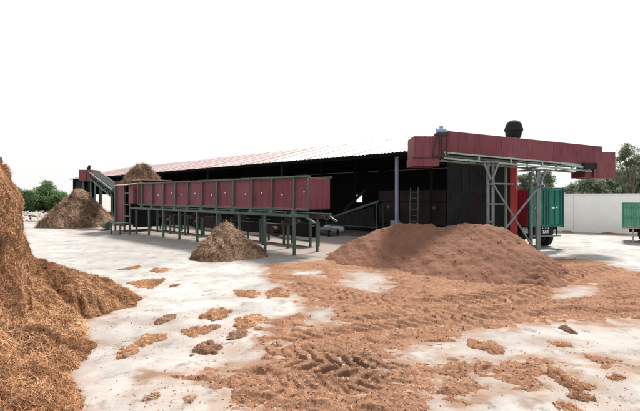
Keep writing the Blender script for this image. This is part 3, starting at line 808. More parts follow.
def build_tower():
    """brown feed tower at the far end of the trough"""
    bx = 16.6
    loc = O_TR + EX * bx
    root = empty('feed_tower', (loc[0], loc[1], 0), RZ)
    tag(root, 'dull maroon feed tower with dark open frame at the far end of the trough', 'tower')
    MB().box(-.72, -.02, -.25, .18, 2.0, 3.30).obj('intake_box', M['maroon2'], root, .01)
    MB().box(.95, 2.35, -.06, 0, .35, 3.55).obj('side_panel', M['maroon'], root, .01)
    MB().box(.95, 2.35, -2.5, -2.44, .35, 3.55).obj('side_panel', M['maroon'], root, .01)
    MB().box(2.35, 2.41, -2.5, 0, .35, 3.55).obj('back_panel', M['maroon'], root, .01)
    MB().box(.2, .9, -2.3, -.5, .3, 3.3).obj('elevator_casing', M['dark'], root, .02)
    for x, y in ((0, .06), (.92, .06), (2.38, .08), (0, -2.5), (.92, -2.56), (2.44, -2.56)):
        MB().box(x - .05, x + .05, y - .05, y + .05, 0, 3.58).obj('leg', M['green'], root)
    for z in (1.1, 1.9, 2.7): MB().box(0.05, .87, .02, .10, z - .04, z + .04).obj('rung', M['green'], root)
    MB().add([(-.75, .55, 3.26), (1.5, .55, 3.26), (1.5, -.6, 3.44), (-.75, -.6, 3.44), (-.75, .55, 3.23), (1.5, .55, 3.23), (1.5, -.6, 3.41), (-.75, -.6, 3.41)],
             [(0, 1, 2, 3), (7, 6, 5, 4), (0, 4, 5, 1), (1, 5, 6, 2), (2, 6, 7, 3), (3, 7, 4, 0)]).obj('awning_sheet', M['tan'], root)
    MB().box(-.7, 2.5, -2.6, -.3, 3.582, 3.64).obj('top_deck', M['tan'], root)
    for x, y in ((-.6, -.4), (-.6, -2.5)): MB().box(x - .05, x + .05, y - .05, y + .05, 3.36, 3.58).obj('deck_leg', M['green'], root)
    # work bench frame standing in front, welded on
    b = empty('work_bench', tuple(loc - EX * 0.7 - NB * 1.0) + (0,), RZ); tag(b, 'low green steel bench in front of the feed tower', 'bench')
    MB().box(-.75, .75, -.35, .35, .72, .78).obj('bench_top', M['green'], b, .006)
    for sx in (-.7, .7):
        for sy in (-.3, .3): MB().box(sx - .04, sx + .04, sy - .04, sy + .04, 0, .72).obj('leg', M['green'], b)
    m = empty('gear_motor', tuple(loc + EX * 2.9 - NB * 0.5) + (0,), RZ); tag(m, 'dark green geared motor on the ground beside the feed tower', 'motor')
    MB().box(-.3, .3, -.25, .25, 0, .12).obj('base', M['green'], m, .01)
    MB().tube((-.35, 0, .38), (.3, 0, .38), .24, n=16).obj('motor_body', M['green'], m)
    MB().tube((.3, 0, .38), (.5, 0, .38), .08).obj('shaft', M['steel'], m)
    return loc
tl = build_tower()
hc = tl + EX * 1.25 + NB * 1.3
fibre_pile('fibre_heap', 'dark brown fibre heap piled on top of the feed tower', lambda X, Y: cone_heap(hc[0], hc[1], 1.1, 1.05, 1.1, 23, 1.5, rot=RZ)(X, Y), hc[0] - 2.6, hc[0] + 2.6, hc[1] - 2.6, hc[1] + 2.6, 0.08,
           6000, 0.30, 0.024, ('husk', 'husk_core'), 53, lump=0.12, lscale=1.8, zbase=3.62, lift=0.5)

# ------------------------------------------------------------------ shed
def build_shed():
    root = empty('shed', (O_SH[0], O_SH[1], 0), RZ)
    tag(root, 'long open-fronted industrial shed with pale sloping sheet roof and dark interior', 'shed')
    XE, XF = -5.72, 54.3; ZE, ZR, YR, YB = 5.08, 6.9, -7.0, -14.0
    xend = lambda y: XE - 0.274 * min(y, 0)
    hip = lambda y: XE - 0.9 * min(max(y, YR), 0)              # front slope is cut back to a hipped end
    def zroof(y): return ZE + (ZR - ZE) * (y / YR) if y > YR else ZR - (ZR - ZE) * ((y - YR) / (YB - YR))
    r = np.random.default_rng(3)
    wsh = 1.0; n = int((XF - XE) / wsh)
    pinks = set()
    for k in range(n):
        x = XE + k * wsh
        if x > 12 and (k % 3 == 0 or r.random() < (0.2 if x < 24 else 0.35)): pinks.add(k)  # right-hand sheets all white: washed-out glare put into the colour
    for k in range(n):
        x0 = XE + k * wsh; vs = []; fs = []; nc = 12
        ys = [0.55, -2.4, -4.8, YR]
        for j, y in enumerate(ys):
            for i in range(nc + 1):
                x = x0 + wsh * 1.03 * i / nc
                z = zroof(y) + 0.025 * math.cos(2 * math.pi * i / 3) + 0.012 * (k % 2) + r.normal(0, .002)
                vs.append((max(x, hip(y)), y + (r.normal(0, .02) if j == 0 else 0), z))
        for j in range(len(ys) - 1):
            for i in range(nc):
                a = j * (nc + 1) + i; q = (a, a + nc + 1, a + nc + 2, a + 1)
                if len({tuple(np.round(vs[t], 4)) for t in q}) == 4: fs.append(q)
        if fs:
            MB().add(vs, fs).obj('roof_sheet', M['roofpink' if k in pinks else 'roofwhite'], root)
    # back slope, added dark lining below to keep the interior dim, ridge cap
    MB().add([(hip(YR), YR, ZR), (XF, YR, ZR), (XF, YB - .5, zroof(YB - .5)), (xend(YB), YB - .5, zroof(YB - .5))], [(0, 1, 2, 3)]).obj('back_slope', M['roofwhite'], root)
    MB().add([(XE, .5, zroof(.5)), (hip(YR), YR, ZR), (xend(YB), YB - .5, zroof(YB - .5))], [(0, 1, 2)]).obj('hip_end', M['roofwhite'], root)
    def slab(p, t, name, mat):
        q = [(a, b, c - t) for a, b, c in p]
        MB().add(p + q, [(0, 1, 2, 3), (7, 6, 5, 4), (0, 4, 5, 1), (1, 5, 6, 2), (2, 6, 7, 3), (3, 7, 4, 0)]).obj(name, mat, root)
    slab([(xend(0) + .02, .5, zroof(.5) - .06), (XF - .02, .5, zroof(.5) - .06), (XF - .02, YR, ZR - .06), (hip(YR) + .02, YR, ZR - .06)], .03, 'shade_lining', M['dark'])
    slab([(hip(YR) + .02, YR - .01, ZR - .06), (XF - .02, YR - .01, ZR - .06), (XF - .02, YB, ZE - .06), (xend(YB) + .02, YB, ZE - .06)], .03, 'shade_lining', M['dark'])
    MB().add([(XE + .02, .5, zroof(.5) - .07), (hip(YR), YR, ZR - .07), (xend(YB) + .02, YB, ZE - .07)], [(0, 1, 2)]).obj('shade_lining', M['dark'], root)
    sl = (ZR - ZE) / -YR
    MB().add([(hip(YR), YR + .3, ZR - .3 * sl + .022), (XF, YR + .3, ZR - .3 * sl + .022), (XF, YR, ZR + .04), (hip(YR), YR, ZR + .04), (XF, YR - .3, ZR - .3 * sl + .022), (hip(YR), YR - .3, ZR - .3 * sl + .022)],
             [(0, 1, 2, 3), (3, 2, 4, 5)]).obj('ridge_cap', M['roofwhite'], root)
    # eave beam, posts, rafters
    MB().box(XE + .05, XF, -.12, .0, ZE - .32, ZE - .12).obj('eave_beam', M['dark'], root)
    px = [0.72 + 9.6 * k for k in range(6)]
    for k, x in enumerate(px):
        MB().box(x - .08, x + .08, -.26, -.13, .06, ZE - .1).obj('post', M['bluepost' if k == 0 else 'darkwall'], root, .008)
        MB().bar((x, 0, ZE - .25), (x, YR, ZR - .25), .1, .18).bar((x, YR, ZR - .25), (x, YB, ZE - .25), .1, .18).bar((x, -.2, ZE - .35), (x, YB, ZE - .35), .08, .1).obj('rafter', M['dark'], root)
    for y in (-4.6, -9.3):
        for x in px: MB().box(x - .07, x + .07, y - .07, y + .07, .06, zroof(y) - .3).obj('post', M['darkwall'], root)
    MB().box(XE - .02, XE + .24, -.22, .05, 0, ZE + .02).obj('corner_post', M['redpost'], root, .01)
    # dark sheet cladding on the last bay
    for k in range(4):
        x0 = XE + .26 + k * .78
        m = MB(); vs = []; nc = 12
        for z in (.05, ZE - .34):
            for i in range(nc + 1): vs.append((x0 + .76 * i / nc, -.05 + .018 * math.cos(2 * math.pi * i / 3), z))
        m.add(vs, [(i, i + 1, nc + 2 + i, nc + 1 + i) for i in range(nc)]).obj('wall_sheet', M['darkwall'], root)
    # rear wall with a window opening, far end wall with a doorway
    wx0, wx1, wz0, wz1 = 12.9, 13.7, 1.85, 2.62
    xa, xb = xend(YB) + .1, XF
    for (a, b, c, d) in ((xa, wx0, 0, ZE), (wx1, xb, 0, ZE), (wx0, wx1, 0, wz0), (wx0, wx1, wz1, ZE)):
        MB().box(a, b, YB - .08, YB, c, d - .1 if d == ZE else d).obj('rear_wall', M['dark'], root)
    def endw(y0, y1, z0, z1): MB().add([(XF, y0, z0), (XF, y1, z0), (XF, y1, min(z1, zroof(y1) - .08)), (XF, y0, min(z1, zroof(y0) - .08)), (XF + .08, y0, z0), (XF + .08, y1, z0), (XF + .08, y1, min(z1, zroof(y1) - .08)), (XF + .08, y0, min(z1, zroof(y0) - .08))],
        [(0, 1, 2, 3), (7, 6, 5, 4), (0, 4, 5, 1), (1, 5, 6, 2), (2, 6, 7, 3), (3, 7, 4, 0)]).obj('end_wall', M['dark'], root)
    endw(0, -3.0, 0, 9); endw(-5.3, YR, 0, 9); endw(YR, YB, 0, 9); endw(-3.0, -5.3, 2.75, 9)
    # a side sheet hanging in the last bay on the left
    for k in range(2): MB().box(XF - 2.3 - k * 1.2, XF - 1.15 - k * 1.2, -.06, 0, .9, ZE - .4).obj('wall_sheet', M['darkwall'], root)
    return root, zroof
shed, zroof = build_shed()
def shl(x, y, z=0.0):
    p = O_SH + EX * x - NB * y
    return (p[0], p[1], z)
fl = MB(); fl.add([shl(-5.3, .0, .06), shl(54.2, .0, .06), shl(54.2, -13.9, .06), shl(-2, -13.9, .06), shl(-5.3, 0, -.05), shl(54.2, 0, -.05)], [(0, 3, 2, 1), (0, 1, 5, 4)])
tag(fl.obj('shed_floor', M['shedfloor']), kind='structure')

# things inside the shed
def build_interior():
    # big dull machine box
    p = shl(2.4, -5.2)
    r0 = empty('drying_machine', p, RZ); tag(r0, 'big dull brown panelled machine box inside the shed behind the ladder', 'machine')
    for k in range(4):
        MB().box(-4.2 + k * 1.75, -4.2 + k * 1.75 + 1.70, -.05, 0, .5, 2.05).obj('front_panel', M['machine'], r0, .015)
        MB().box(-4.2 + k * 1.75, -4.2 + k * 1.75 + 1.70, -.05, 0, 2.12, 2.9).obj('upper_panel', M['machine'], r0, .015)
        MB().lathe((-3.3 + k * 1.75, 0.0, 1.7), (0, 1, 0), [(0.0, .05), (.10, .045), (.13, 0)], 14).obj('port', M['steel'], r0)
    MB().box(-4.25, 2.85, -2.5, -.06, .45, 2.92).obj('casing', M['dark'], r0)
    for x in (-4.1, -1.8, .5, 2.7): MB().box(x - .07, x + .07, -.3, -.1, .06, .45).obj('leg', M['darkwall'], r0)
    # ladder
    lp = shl(0.55, -1.9); l = empty('ladder', lp, RZ); tag(l, 'green steel ladder standing right of the blue grey post', 'ladder')
    for sx in (-.26, .26): MB().bar((sx, .05, .06), (sx, -.10, 3.0), .055).obj('side_rail', M['green'], l)
    for k in range(8):
        t = (k + .6) / 8.4; MB().bar((-.26, .05 - .15 * t, .06 + 2.94 * t), (.26, .05 - .15 * t, .06 + 2.94 * t), .04).obj('rung', M['green'], l)
    # small inclined conveyor
    a = shl(3.4, -2.8); c = empty('inclined_conveyor', a, RZ); tag(c, 'small dark green inclined conveyor inside the shed left of the machine box', 'conveyor')
    for y in (-.4, .4): MB().bar((0, y, 2.15), (4.6, y, .75), .07, .16).obj('side_rail', M['green'], c)
    MB().bar((0, 0, 2.12), (4.6, 0, .72), .74, .05).obj('belt', M['black'], c)
    for x, z in ((.15, 2.05), (4.5, .7)):
        for y in (-.4, .4): MB().bar((x, y, .06), (x, y, z), .07).obj('leg', M['green'], c)
    for y in (-.4, .4): MB().bar((0.1, y, .4), (4.4, y, .4), .06).obj('base_rail', M['green'], c)
    MB().add([(.3, .42, 1.85), (3.6, .42, .95), (3.6, .42, .45), (.3, .42, .45), (.3, .44, 1.85), (3.6, .44, .95), (3.6, .44, .45), (.3, .44, .45)],
             [(0, 1, 2, 3), (7, 6, 5, 4), (0, 4, 5, 1), (1, 5, 6, 2), (2, 6, 7, 3), (3, 7, 4, 0)]).obj('guard_sheet', M['darkwall'], c)
    # upper diagonal chute before the window
    p0 = Vector(at(366, 190, 36.0)); p1 = Vector(at(344, 211, 36.6)); rl = (p0.x, p0.y, 0)
    d = empty('chute', rl); tag(d, 'dark diagonal chute crossing the small bright window of the shed', 'chute')
    MB(rl).bar(p0, p1, .5, .06).obj('chute_floor', M['machine'], d)
    for y in (-.27, .27): MB(rl).bar(p0 + Vector((0, y, .08)), p1 + Vector((0, y, .08)), .04, .22).obj('side_rail', M['machine'], d)
    for p in (p0, p1): MB(rl).bar((p.x, p.y, .06), p, .1).obj('leg', M['darkwall'], d)
    # sacks
    for i, (x, y, w, lab) in enumerate(((6.75, -1.2, .55, 'pale blue grey sack on the shed floor nearest the trough end'), (5.75, -1.0, .9, 'long pale sack lying on the shed floor left of the conveyor foot'), (9.9, -1.4, .35, 'small pale upright sack behind the trough legs'))):
        s = MB(); n, mm = 16, 9; vs = []; fs = []
        hh = .42 if i != 2 else .7
        for j in range(mm):
            ph = -math.pi / 2 + math.pi * j / (mm - 1)
            for k in range(n):
                th = 2 * math.pi * k / n
                cx_, sx_ = math.cos(th), math.sin(th)
                sq = (abs(cx_) ** 3 + abs(sx_) ** 3) ** (-1 / 3)
                rr = math.cos(ph) ** .5 if abs(math.cos(ph)) > 1e-6 else 0
                rr *= 1 + .06 * math.sin(3 * th + 2 * ph + i)
                vs.append((cx_ * sq * rr * w / 1.7, sx_ * sq * rr * .28, hh / 2 + math.sin(ph) * hh / 2))
        for j in range(mm - 1):
            for k in range(n): fs.append((j * n + k, j * n + (k + 1) % n, (j + 1) * n + (k + 1) % n, (j + 1) * n + k))
        ob = s.add(vs, fs, True).obj('sack', M['sack']); ob.location = shl(x, y, .055); ob.rotation_euler = (0, 0, RZ + .2 * i)
        tag(ob, lab, 'sack', 'pale sacks on the shed floor')
    # drum
    dr = empty('drum', shl(1.9, -2.0, .06), RZ); tag(dr, 'dull blue drum beside the blue grey post', 'drum')
    MB().lathe((0, 0, 0), (0, 0, 1), [(0, 0), (.29, 0), (.29, .3), (.30, .32), (.29, .34), (.29, .6), (.30, .62), (.29, .64), (.29, .9), (.27, .9), (.26, .88), (0, .88)], 24).obj('drum_body', M['bluepost'], dr)
    # low platform
    t = empty('low_platform', shl(6.4, .9), RZ); tag(t, 'low grey platform table at the shed edge below the trough end', 'platform')
    MB().box(-1.9, 1.9, -.6, .45, .40, .47).obj('platform_top', M['steel'], t, .01)
    for sx in (-1.8, 1.8):
        for sy in (-.5, .35): MB().box(sx - .05, sx + .05, sy - .05, sy + .05, 0, .4).obj('leg', M['darkwall'], t)
build_interior()

# ------------------------------------------------------------------ red overhead conveyor on its trestles
def build_gantry():
    A = Vector((5.27, 16.6, 4.78)); B = Vector((12.7, 18.0, 4.30))         # centre line of the front face
    d = (B - A).normalized(); hz = Vector((-d.y, d.x, 0)).normalized(); up = hz.cross(d) * -1
    if up.z < 0: up = -up
    rloc = (9.54, 17.5, 0)
    root = empty('overhead_conveyor', rloc); tag(root, 'overhead maroon conveyor housing on pale green trestles in front of the shed', 'conveyor')
    mb = lambda: MB(rloc)
    Lg = (B - A).length; H = .86; Wd = 1.0
    def P(s, w, h): return A + d * s + hz * w + up * h
    def plate(s0, s1, w0, w1, h0, h1, name, mat, bev=.006):
        vs = [P(s0, w0, h0), P(s1, w0, h0), P(s1, w1, h0), P(s0, w1, h0), P(s0, w0, h1), P(s1, w0, h1), P(s1, w1, h1), P(s0, w1, h1)]
        return mb().add(vs, [(3, 2, 1, 0), (4, 5, 6, 7), (0, 1, 5, 4), (1, 2, 6, 5), (2, 3, 7, 6), (3, 0, 4, 7)]).obj(name, mat, root, bev)
    n = 3
    for k in range(n):
        s0, s1 = Lg * k / n, Lg * (k + 1) / n
        plate(s0 + .004, s1 - .004, 0, .03, -H / 2, H / 2, 'side_panel', M['maroon2' if k == 1 else 'maroon'])
        plate(s0 + .004, s1 - .004, Wd - .03, Wd, -H / 2, H / 2, 'side_panel', M['maroon'])
        plate(s0 + .004, s1 - .004, .032, Wd - .032, H / 2 - .05, H / 2 - .02, 'cover_panel', M['maroon'])
    plate(0, Lg, .032, Wd - .032, -H / 2 + .02, -H / 2 + .05, 'belt', M['black'])
    plate(0, .03, .032, Wd - .032, -H / 2 + .06, H / 2 - .06, 'end_panel', M['maroon'])
    # truss rails below
    for w in (0.03, Wd - .03):
        hb = -H / 2 - .045; lb = hb - .24
        for h in (hb, lb):
            mb().bar(P(-.1, w, h), P(Lg - .5, w, h), .07, .07).obj('truss_rail', M['palegreen'], root, .006)
        for s in np.arange(0.0, Lg - .6, 1.52):
            mb().bar(P(s, w, hb - .036), P(s, w, lb + .036), .06).obj('truss_tie', M['palegreen'], root)
    for s in np.arange(0.0, Lg - .6, 1.52): mb().bar(P(s, .07, -H / 2 - .285), P(s, Wd - .07, -H / 2 - .285), .06).obj('truss_cross', M['palegreen'], root)
    # left drop hood
    def wbox(u0, u1, v0, v1, y, dep, name, mat):
        a = at(u0, v1, y); b = at(u1, v0, y)
        return mb().box(a[0], b[0], y, y + dep, a[2], b[2]).obj(name, mat, root, .01)
    wbox(414, 441.5, 136, 157.3, 16.45, 1.2, 'drop_hood', M['maroon2'])
    wbox(413, 439.5, 157.8, 166, 16.42, 1.2, 'hood_skirt', M['maroon2'])
    wbox(413.5, 440.5, 156.9, 158.2, 16.40, .05, 'hood_lip', M['machine'])
    wbox(441.8, 449, 135, 157, 16.62, .9, 'neck_panel', M['maroon'])
    # belt guard and stay bars on the hood
    for (a, b) in (((437.5, 135), (433, 156)), ((440.5, 135), (440, 156)), ((447, 135), (447, 156)), ((432, 156), (449, 156.5)), ((437, 135), (449, 135))):
        mb().bar(at(a[0], a[1], 16.38), at(b[0], b[1], 16.38), .045).obj('guard_bar', M['machine'], root)
    # right discharge hood
    wbox(594, 615.5, 152, 178, 17.95, 1.25, 'discharge_hood', M['maroon2'])
    wbox(585, 594.3, 170.5, 177.5, 18.05, 1.0, 'hood_skirt', M['maroon'])
    mb().tube(at(560, 163, 17.6), at(590, 168.5, 17.75), .055).obj('pipe', M['palegreen'], root)
    mb().box(*(lambda a, b: (a[0], b[0], 17.6, 17.9, a[2], b[2]))(at(583, 169, 17.7), at(596, 163, 17.7))).obj('bearing_box', M['black'], root, .02)
    # trestles
    def leg(u, y, vtop, w=.12, mat='steel', z0=0.0, name='leg'):
        p = at(u, vtop, y); return mb().box(p[0] - w / 2, p[0] + w / 2, y - w / 2, y + w / 2, z0, p[2]).obj(name, M[mat], root, .008)
    leg(488, 16.75, 162.5, .10); leg(493, 16.75, 162.5, .10); leg(506, 17.9, 166, .09); leg(538, 17.4, 169, .15); leg(531, 18.5, 172, .12)
    for u, y, v in ((490.5, 16.72, 163), (538, 17.38, 170)):
        p = at(u, v, y)
        for sx in (-1, 1):
            mb().bar((p[0], y - .09, p[2] - .75), (p[0] + sx * .30, y - .09, p[2] - .02), .07).obj('head_brace', M['steel'], root)
        mb().box(p[0] - .34, p[0] + .34, y - .14, y + 1.1, p[2] + .0, p[2] + .06).obj('head_plate', M['steel'], root, .006)
    def br(a, b, y0, y1, w=.06): mb().bar(at(a[0], a[1], y0), at(b[0], b[1], y1), w).obj('brace', M['steel'], root, .005)
    br((492, 183.5), (514, 184), 16.66, 17.9); br((490, 204), (507, 204), 16.72, 17.8)
    br((493, 184), (534, 249), 16.66, 17.28); br((537, 189), (503, 232), 17.28, 16.66)
    br((487, 184), (494, 184), 16.68, 16.68); br((487, 204), (494, 204), 16.68, 16.68); br((487, 222), (494, 222), 16.68, 16.68)
    # motor on its stand
    mp = at(441.5, 130.5, 16.75); m = empty('drive_motor', (mp[0], 16.75, mp[2] - .17)); tag(m, 'small pale blue motor on top of the left hood', 'motor')
    MB().tube((-.20, 0, .17), (.17, 0, .17), .115, n=16).obj('motor_body', M['blueglaze'], m)
    MB().box(-.08, .06, -.06, .06, .27, .37).obj('terminal_box', M['blueglaze'], m, .01)
    MB().tube((.17, 0, .17), (.34, 0, .15), .03).obj('shaft', M['steel'], m)
    MB().box(-.28, .28, -.16, .16, -.08, .05).obj('base', M['machine'], m, .01)
    # footing
    f = MB(); q = gp(541, 253)
    o = f.box(-.42, .42, -.3, .3, -.05, .16).obj('concrete_footing', M['concrete'], None, .03); o.location = (q[0], 17.35, 0); o.rotation_euler = (0, 0, .25)
    tag(o, 'grey concrete footing block below the right trestle leg', 'footing')
build_gantry()

# black domed hood on the shed roof
def build_dome():
    x, y = (513 - 320) * 19.25 / F, 19.25
    root = empty('vent_hood', (x, y, 5.0)); tag(root, 'black domed vent hood rising above the maroon overhead conveyor', 'vent')
    MB().tube((0, 0, 0.0), (0, 0, .5), .16, n=16).obj('pipe', M['steel'], root)
    n = 28; prof = [(.30, .30), (.34, .34), (.37, .55), (.385, .72), (.37, .88), (.32, 1.0), (.24, 1.09), (.13, 1.14), (0.001, 1.155)]
    m = MB(); m.lathe((0, 0, 0), (.05, 0, 1), prof, n); o = m.obj('dome', M['black'], root)
    MB().lathe((0, 0, 0), (.05, 0, 1), [(.40, .60), (.415, .64), (.415, .72), (.39, .78)], n).obj('rim_band', M['black'], root)
    return root
build_dome()

# inclined conveyor at the far left with its hopper
def build_far_conveyor():
    a = Vector(at(94, 172, 40.0)); b = Vector(at(119, 190, 30.6))
    rl = (a.x, a.y, 0); root = empty('inclined_conveyor', rl); tag(root, 'long dark inclined conveyor rising to a maroon hopper at the far left', 'conveyor')
    d = (b - a).normalized(); s = d.cross(Vector((0, 0, 1))).normalized(); u = s.cross(d)
    for w in (-.45, .45):
        for h in (0, -.55):
            MB(rl).bar(a + s * w + u * h, b + s * w + u * h, .09, .12).obj('side_rail', M['steel' if h == 0 else 'green'], root)
        for k in range(9):
            t0, t1 = k / 9, (k + 1) / 9
            p = a.lerp(b, t0) + s * w; q = a.lerp(b, t1) + s * w
            MB(rl).bar(p + u * (-.05), q + u * (-.52), .06).obj('truss_web', M['green'], root)
    MB(rl).bar(a + u * .08, b + u * .08, .8, .05).obj('belt', M['black'], root)
    MB(rl).bar(a + u * -.62, b + u * -.62, .8, .04).obj('under_sheet', M['dark'], root)
    for t in (.12, .55):
        for w in (-.45, .45):
            p = a.lerp(b, t) + s * w + u * (-.55)
            MB(rl).bar((p.x, p.y, 0), p, .13).obj('leg', M['green'], root)
    h0 = at(82.5, 181, 40.2); h1 = at(96, 170, 40.2)
    m = MB(rl); m.box(h0[0], h1[0], 39.6, 41.0, h0[2], h1[2]); m.obj('hopper', M['maroon2'], root, .02)
    for u_ in (86, 92): 
        p = at(u_, 170, 39.57); q = at(u_, 181, 39.57); MB(rl).bar(p, q, .06).obj('hopper_rib', M['maroon'], root)
    for u_ in (83.5, 95):
        p = at(u_, 181, 40.2); MB(rl).bar((p[0], 40.2, 0), p, .14).obj('leg', M['green'], root)
    p = at(88.5, 170, 40.2); m = MB(rl); m.lathe((p[0], 40.2, p[2]), (.25, 0, 1), [(.17, 0), (.15, .2), (.11, .38), (.13, .42), (.09, .5), (0.001, .52)], 12); m.obj('motor_cap', M['black'], root)
build_far_conveyor()

# ------------------------------------------------------------------ trailers
def wheel(parent, x, y, r, w, axis=(0, 1, 0), name='wheel'):
    ax = Vector(axis)
    o = MB().lathe((x, y, r), axis, [(r * .50, -w / 2), (r * .58, -w * .52), (r * .93, -w * .46), (r, -w * .30), (r, w * .30), (r * .93, w * .46), (r * .58, w * .52), (r * .50, w / 2)], 28).obj(name, M['black'], parent)
    MB().lathe((x, y, r), axis, [(.001, -w * .20), (r * .18, -w * .22), (r * .22, -w * .05), (r * .42, -w * .02), (r * .5, -w * .44), (r * .5, w * .44), (r * .42, w * .02), (r * .22, w * .05), (r * .18, w * .22), (.001, w * .2)], 20).obj('rim', M['steel'], o)
    n = 22; m = MB()
    for k in range(n):
        t = 2 * math.pi * k / n; side = Vector((1, 0, 0)) if abs(ax.y) > .5 else Vector((0, 1, 0))
        rad = side * math.cos(t) + Vector((0, 0, 1)) * math.sin(t); c = Vector((x, y, r)) + rad * (r * .995)
        m.bar(c - ax * w * .34, c + ax * w * .34, r * .13, r * .05, up=rad)
    t = m.obj('tread', M['black'], o)
    return o

def text_mesh(body, size, mat, parent, loc, rot, name='lettering'):
    cu = bpy.data.curves.new(name, 'FONT'); cu.body = body; cu.size = size; cu.align_x = 'CENTER'; cu.align_y = 'CENTER'; cu.extrude = .004; cu.offset = .006
    tmp = bpy.data.objects.new(name, cu); col.objects.link(tmp)
    dg = bpy.context.evaluated_depsgraph_get()
    me = bpy.data.meshes.new_from_object(tmp.evaluated_get(dg)); bpy.data.objects.remove(tmp)
    o = mesh_obj(name, me, mat, parent); o.location = loc; o.rotation_euler = rot
    return o

def build_trailer():
    # local: origin below the near (left) rear corner; x to the right along the tailgate, y forward along the body
    loc = (9.82, 18.75, 0); rz = math.atan2(.25, .9)
    root = empty('trailer', loc, rz); tag(root, 'high-sided farm trailer with teal tailgate and red sides beside the shed corner', 'trailer')
    Wd, Lg, Z0, Z1 = 1.95, 3.9, 1.10, 2.84
    # tailgate: two leaves, ribbed
    for k in range(2):
        x0 = k * Wd / 2 + .03; x1 = (k + 1) * Wd / 2 - .015
        g = MB().box(x0, x1, 0, .03, Z0 + .02, Z1 - .02).obj('tailgate_leaf', M['teal'], root, .006)
        for i in range(3):
            x = x0 + (x1 - x0) * (.14 + .36 * i)
            MB().box(x - .035, x + .035, -.035, -.002, Z0 + .05, Z1 - .06).obj('tailgate_rib', M['teal_rib'], g, .008)
        for z in (Z0 + .55,):
            MB().box(x0 + .25, x0 + .42, -.05, -.003, z + .25, z + .33).obj('latch', M['white'], g, .01)
            MB().box(x0 + .50, x0 + .60, -.05, -.003, z + .28, z + .34).obj('latch', M['white'], g, .01)
    MB().box(-.05, Wd + .05, -.03, .05, Z1 - .015, Z1 + .06).obj('top_bar', M['teal_rib'], root, .01)
    MB().box(-.05, Wd + .05, -.04, .05, Z0 - .06, Z0 + .018).obj('sill_bar', M['teal_rib'], root, .01)
    MB().box(Wd / 2 - .03, Wd / 2 + .03, -.05, -.036, Z0 + .02, Z1 - .02).obj('lock_bar', M['teal_rib'], root)
    for x in (-.05, Wd): MB().box(x, x + .05, -.03, .04, Z0 + .02, Z1 - .018).obj('corner_post', M['teal_rib'], root)
    MB().box(Wd + .052, Wd + .09, .0, .3, Z0 - .1, Z1 - .1).obj('hinge_bar', M['teal_rib'], root, .01)
    for sx, xs in ((-1, -.04), (1, Wd + .01)):
        for k in range(4):
            y0 = .06 + k * (Lg - .06) / 4; y1 = .06 + (k + 1) * (Lg - .06) / 4
            s = MB().box(xs, xs + .03, y0 + .01, y1 - .01, Z0, Z1 - .02).obj('side_panel', M['truckred'], root, .005)
            for i in range(4):
                y = y0 + (y1 - y0) * (i + .5) / 4; xr = xs - .03 if sx < 0 else xs + .03
                MB().box(xr, xr + .03, y - .04, y + .04, Z0 + .05, Z1 - .05).obj('side_rib', M['truckred'], s, .006)
    MB().box(0, Wd, Lg, Lg + .04, Z0, Z1).obj('front_board', M['truckred'], root)
    MB().box(.02, Wd - .02, .05, Lg, Z0 - .05, Z0 - .01).obj('floor', M['black'], root)
    for x in (.35, Wd - .45): MB().box(x, x + .1, .05, Lg + 1.0, Z0 - .22, Z0 - .055).obj('chassis_rail', M['black'], root)
    for x in (.13, Wd - .13): wheel(root, x, .95, .43, .28, (1, 0, 0))
    MB().tube((.1, .95, .43), (Wd - .1, .95, .43), .06).obj('axle', M['black'], root)
    MB().box(.3, Wd - .4, .75, 1.15, .49, .98).obj('spring_pack', M['black'], root)
    MB().box(.05, Wd - .05, .03, .09, .55, .63).obj('bumper', M['steel'], root, .01)
    for x in (.06, Wd - .34): MB().box(x, x + .28, .45, .48, .70, .98).obj('mud_flap', M['white'], root)
    pl = MB().box(.55, 1.4, .00, .025, .66, 1.02).obj('number_board', M['black'], root, .005)
    text_mesh('SAT', .21, M['white'], pl, (.95, -.004, .80), (math.radians(90), 0, 0))
    for x in (.74, .92, 1.08): MB().box(x - .025, x + .025, -.02, -.002, .955, .995).obj('reflector', M['white'], pl)
    for x in (.2, .35): MB().bar((x, .06, Z0 - .06), (x, .06, .63), .04).obj('bumper_stay', M['black'], root)
    MB().bar((Wd - .3, .06, Z0 - .06), (Wd - .3, .06, .63), .04).obj('bumper_stay', M['black'], root)
build_trailer()

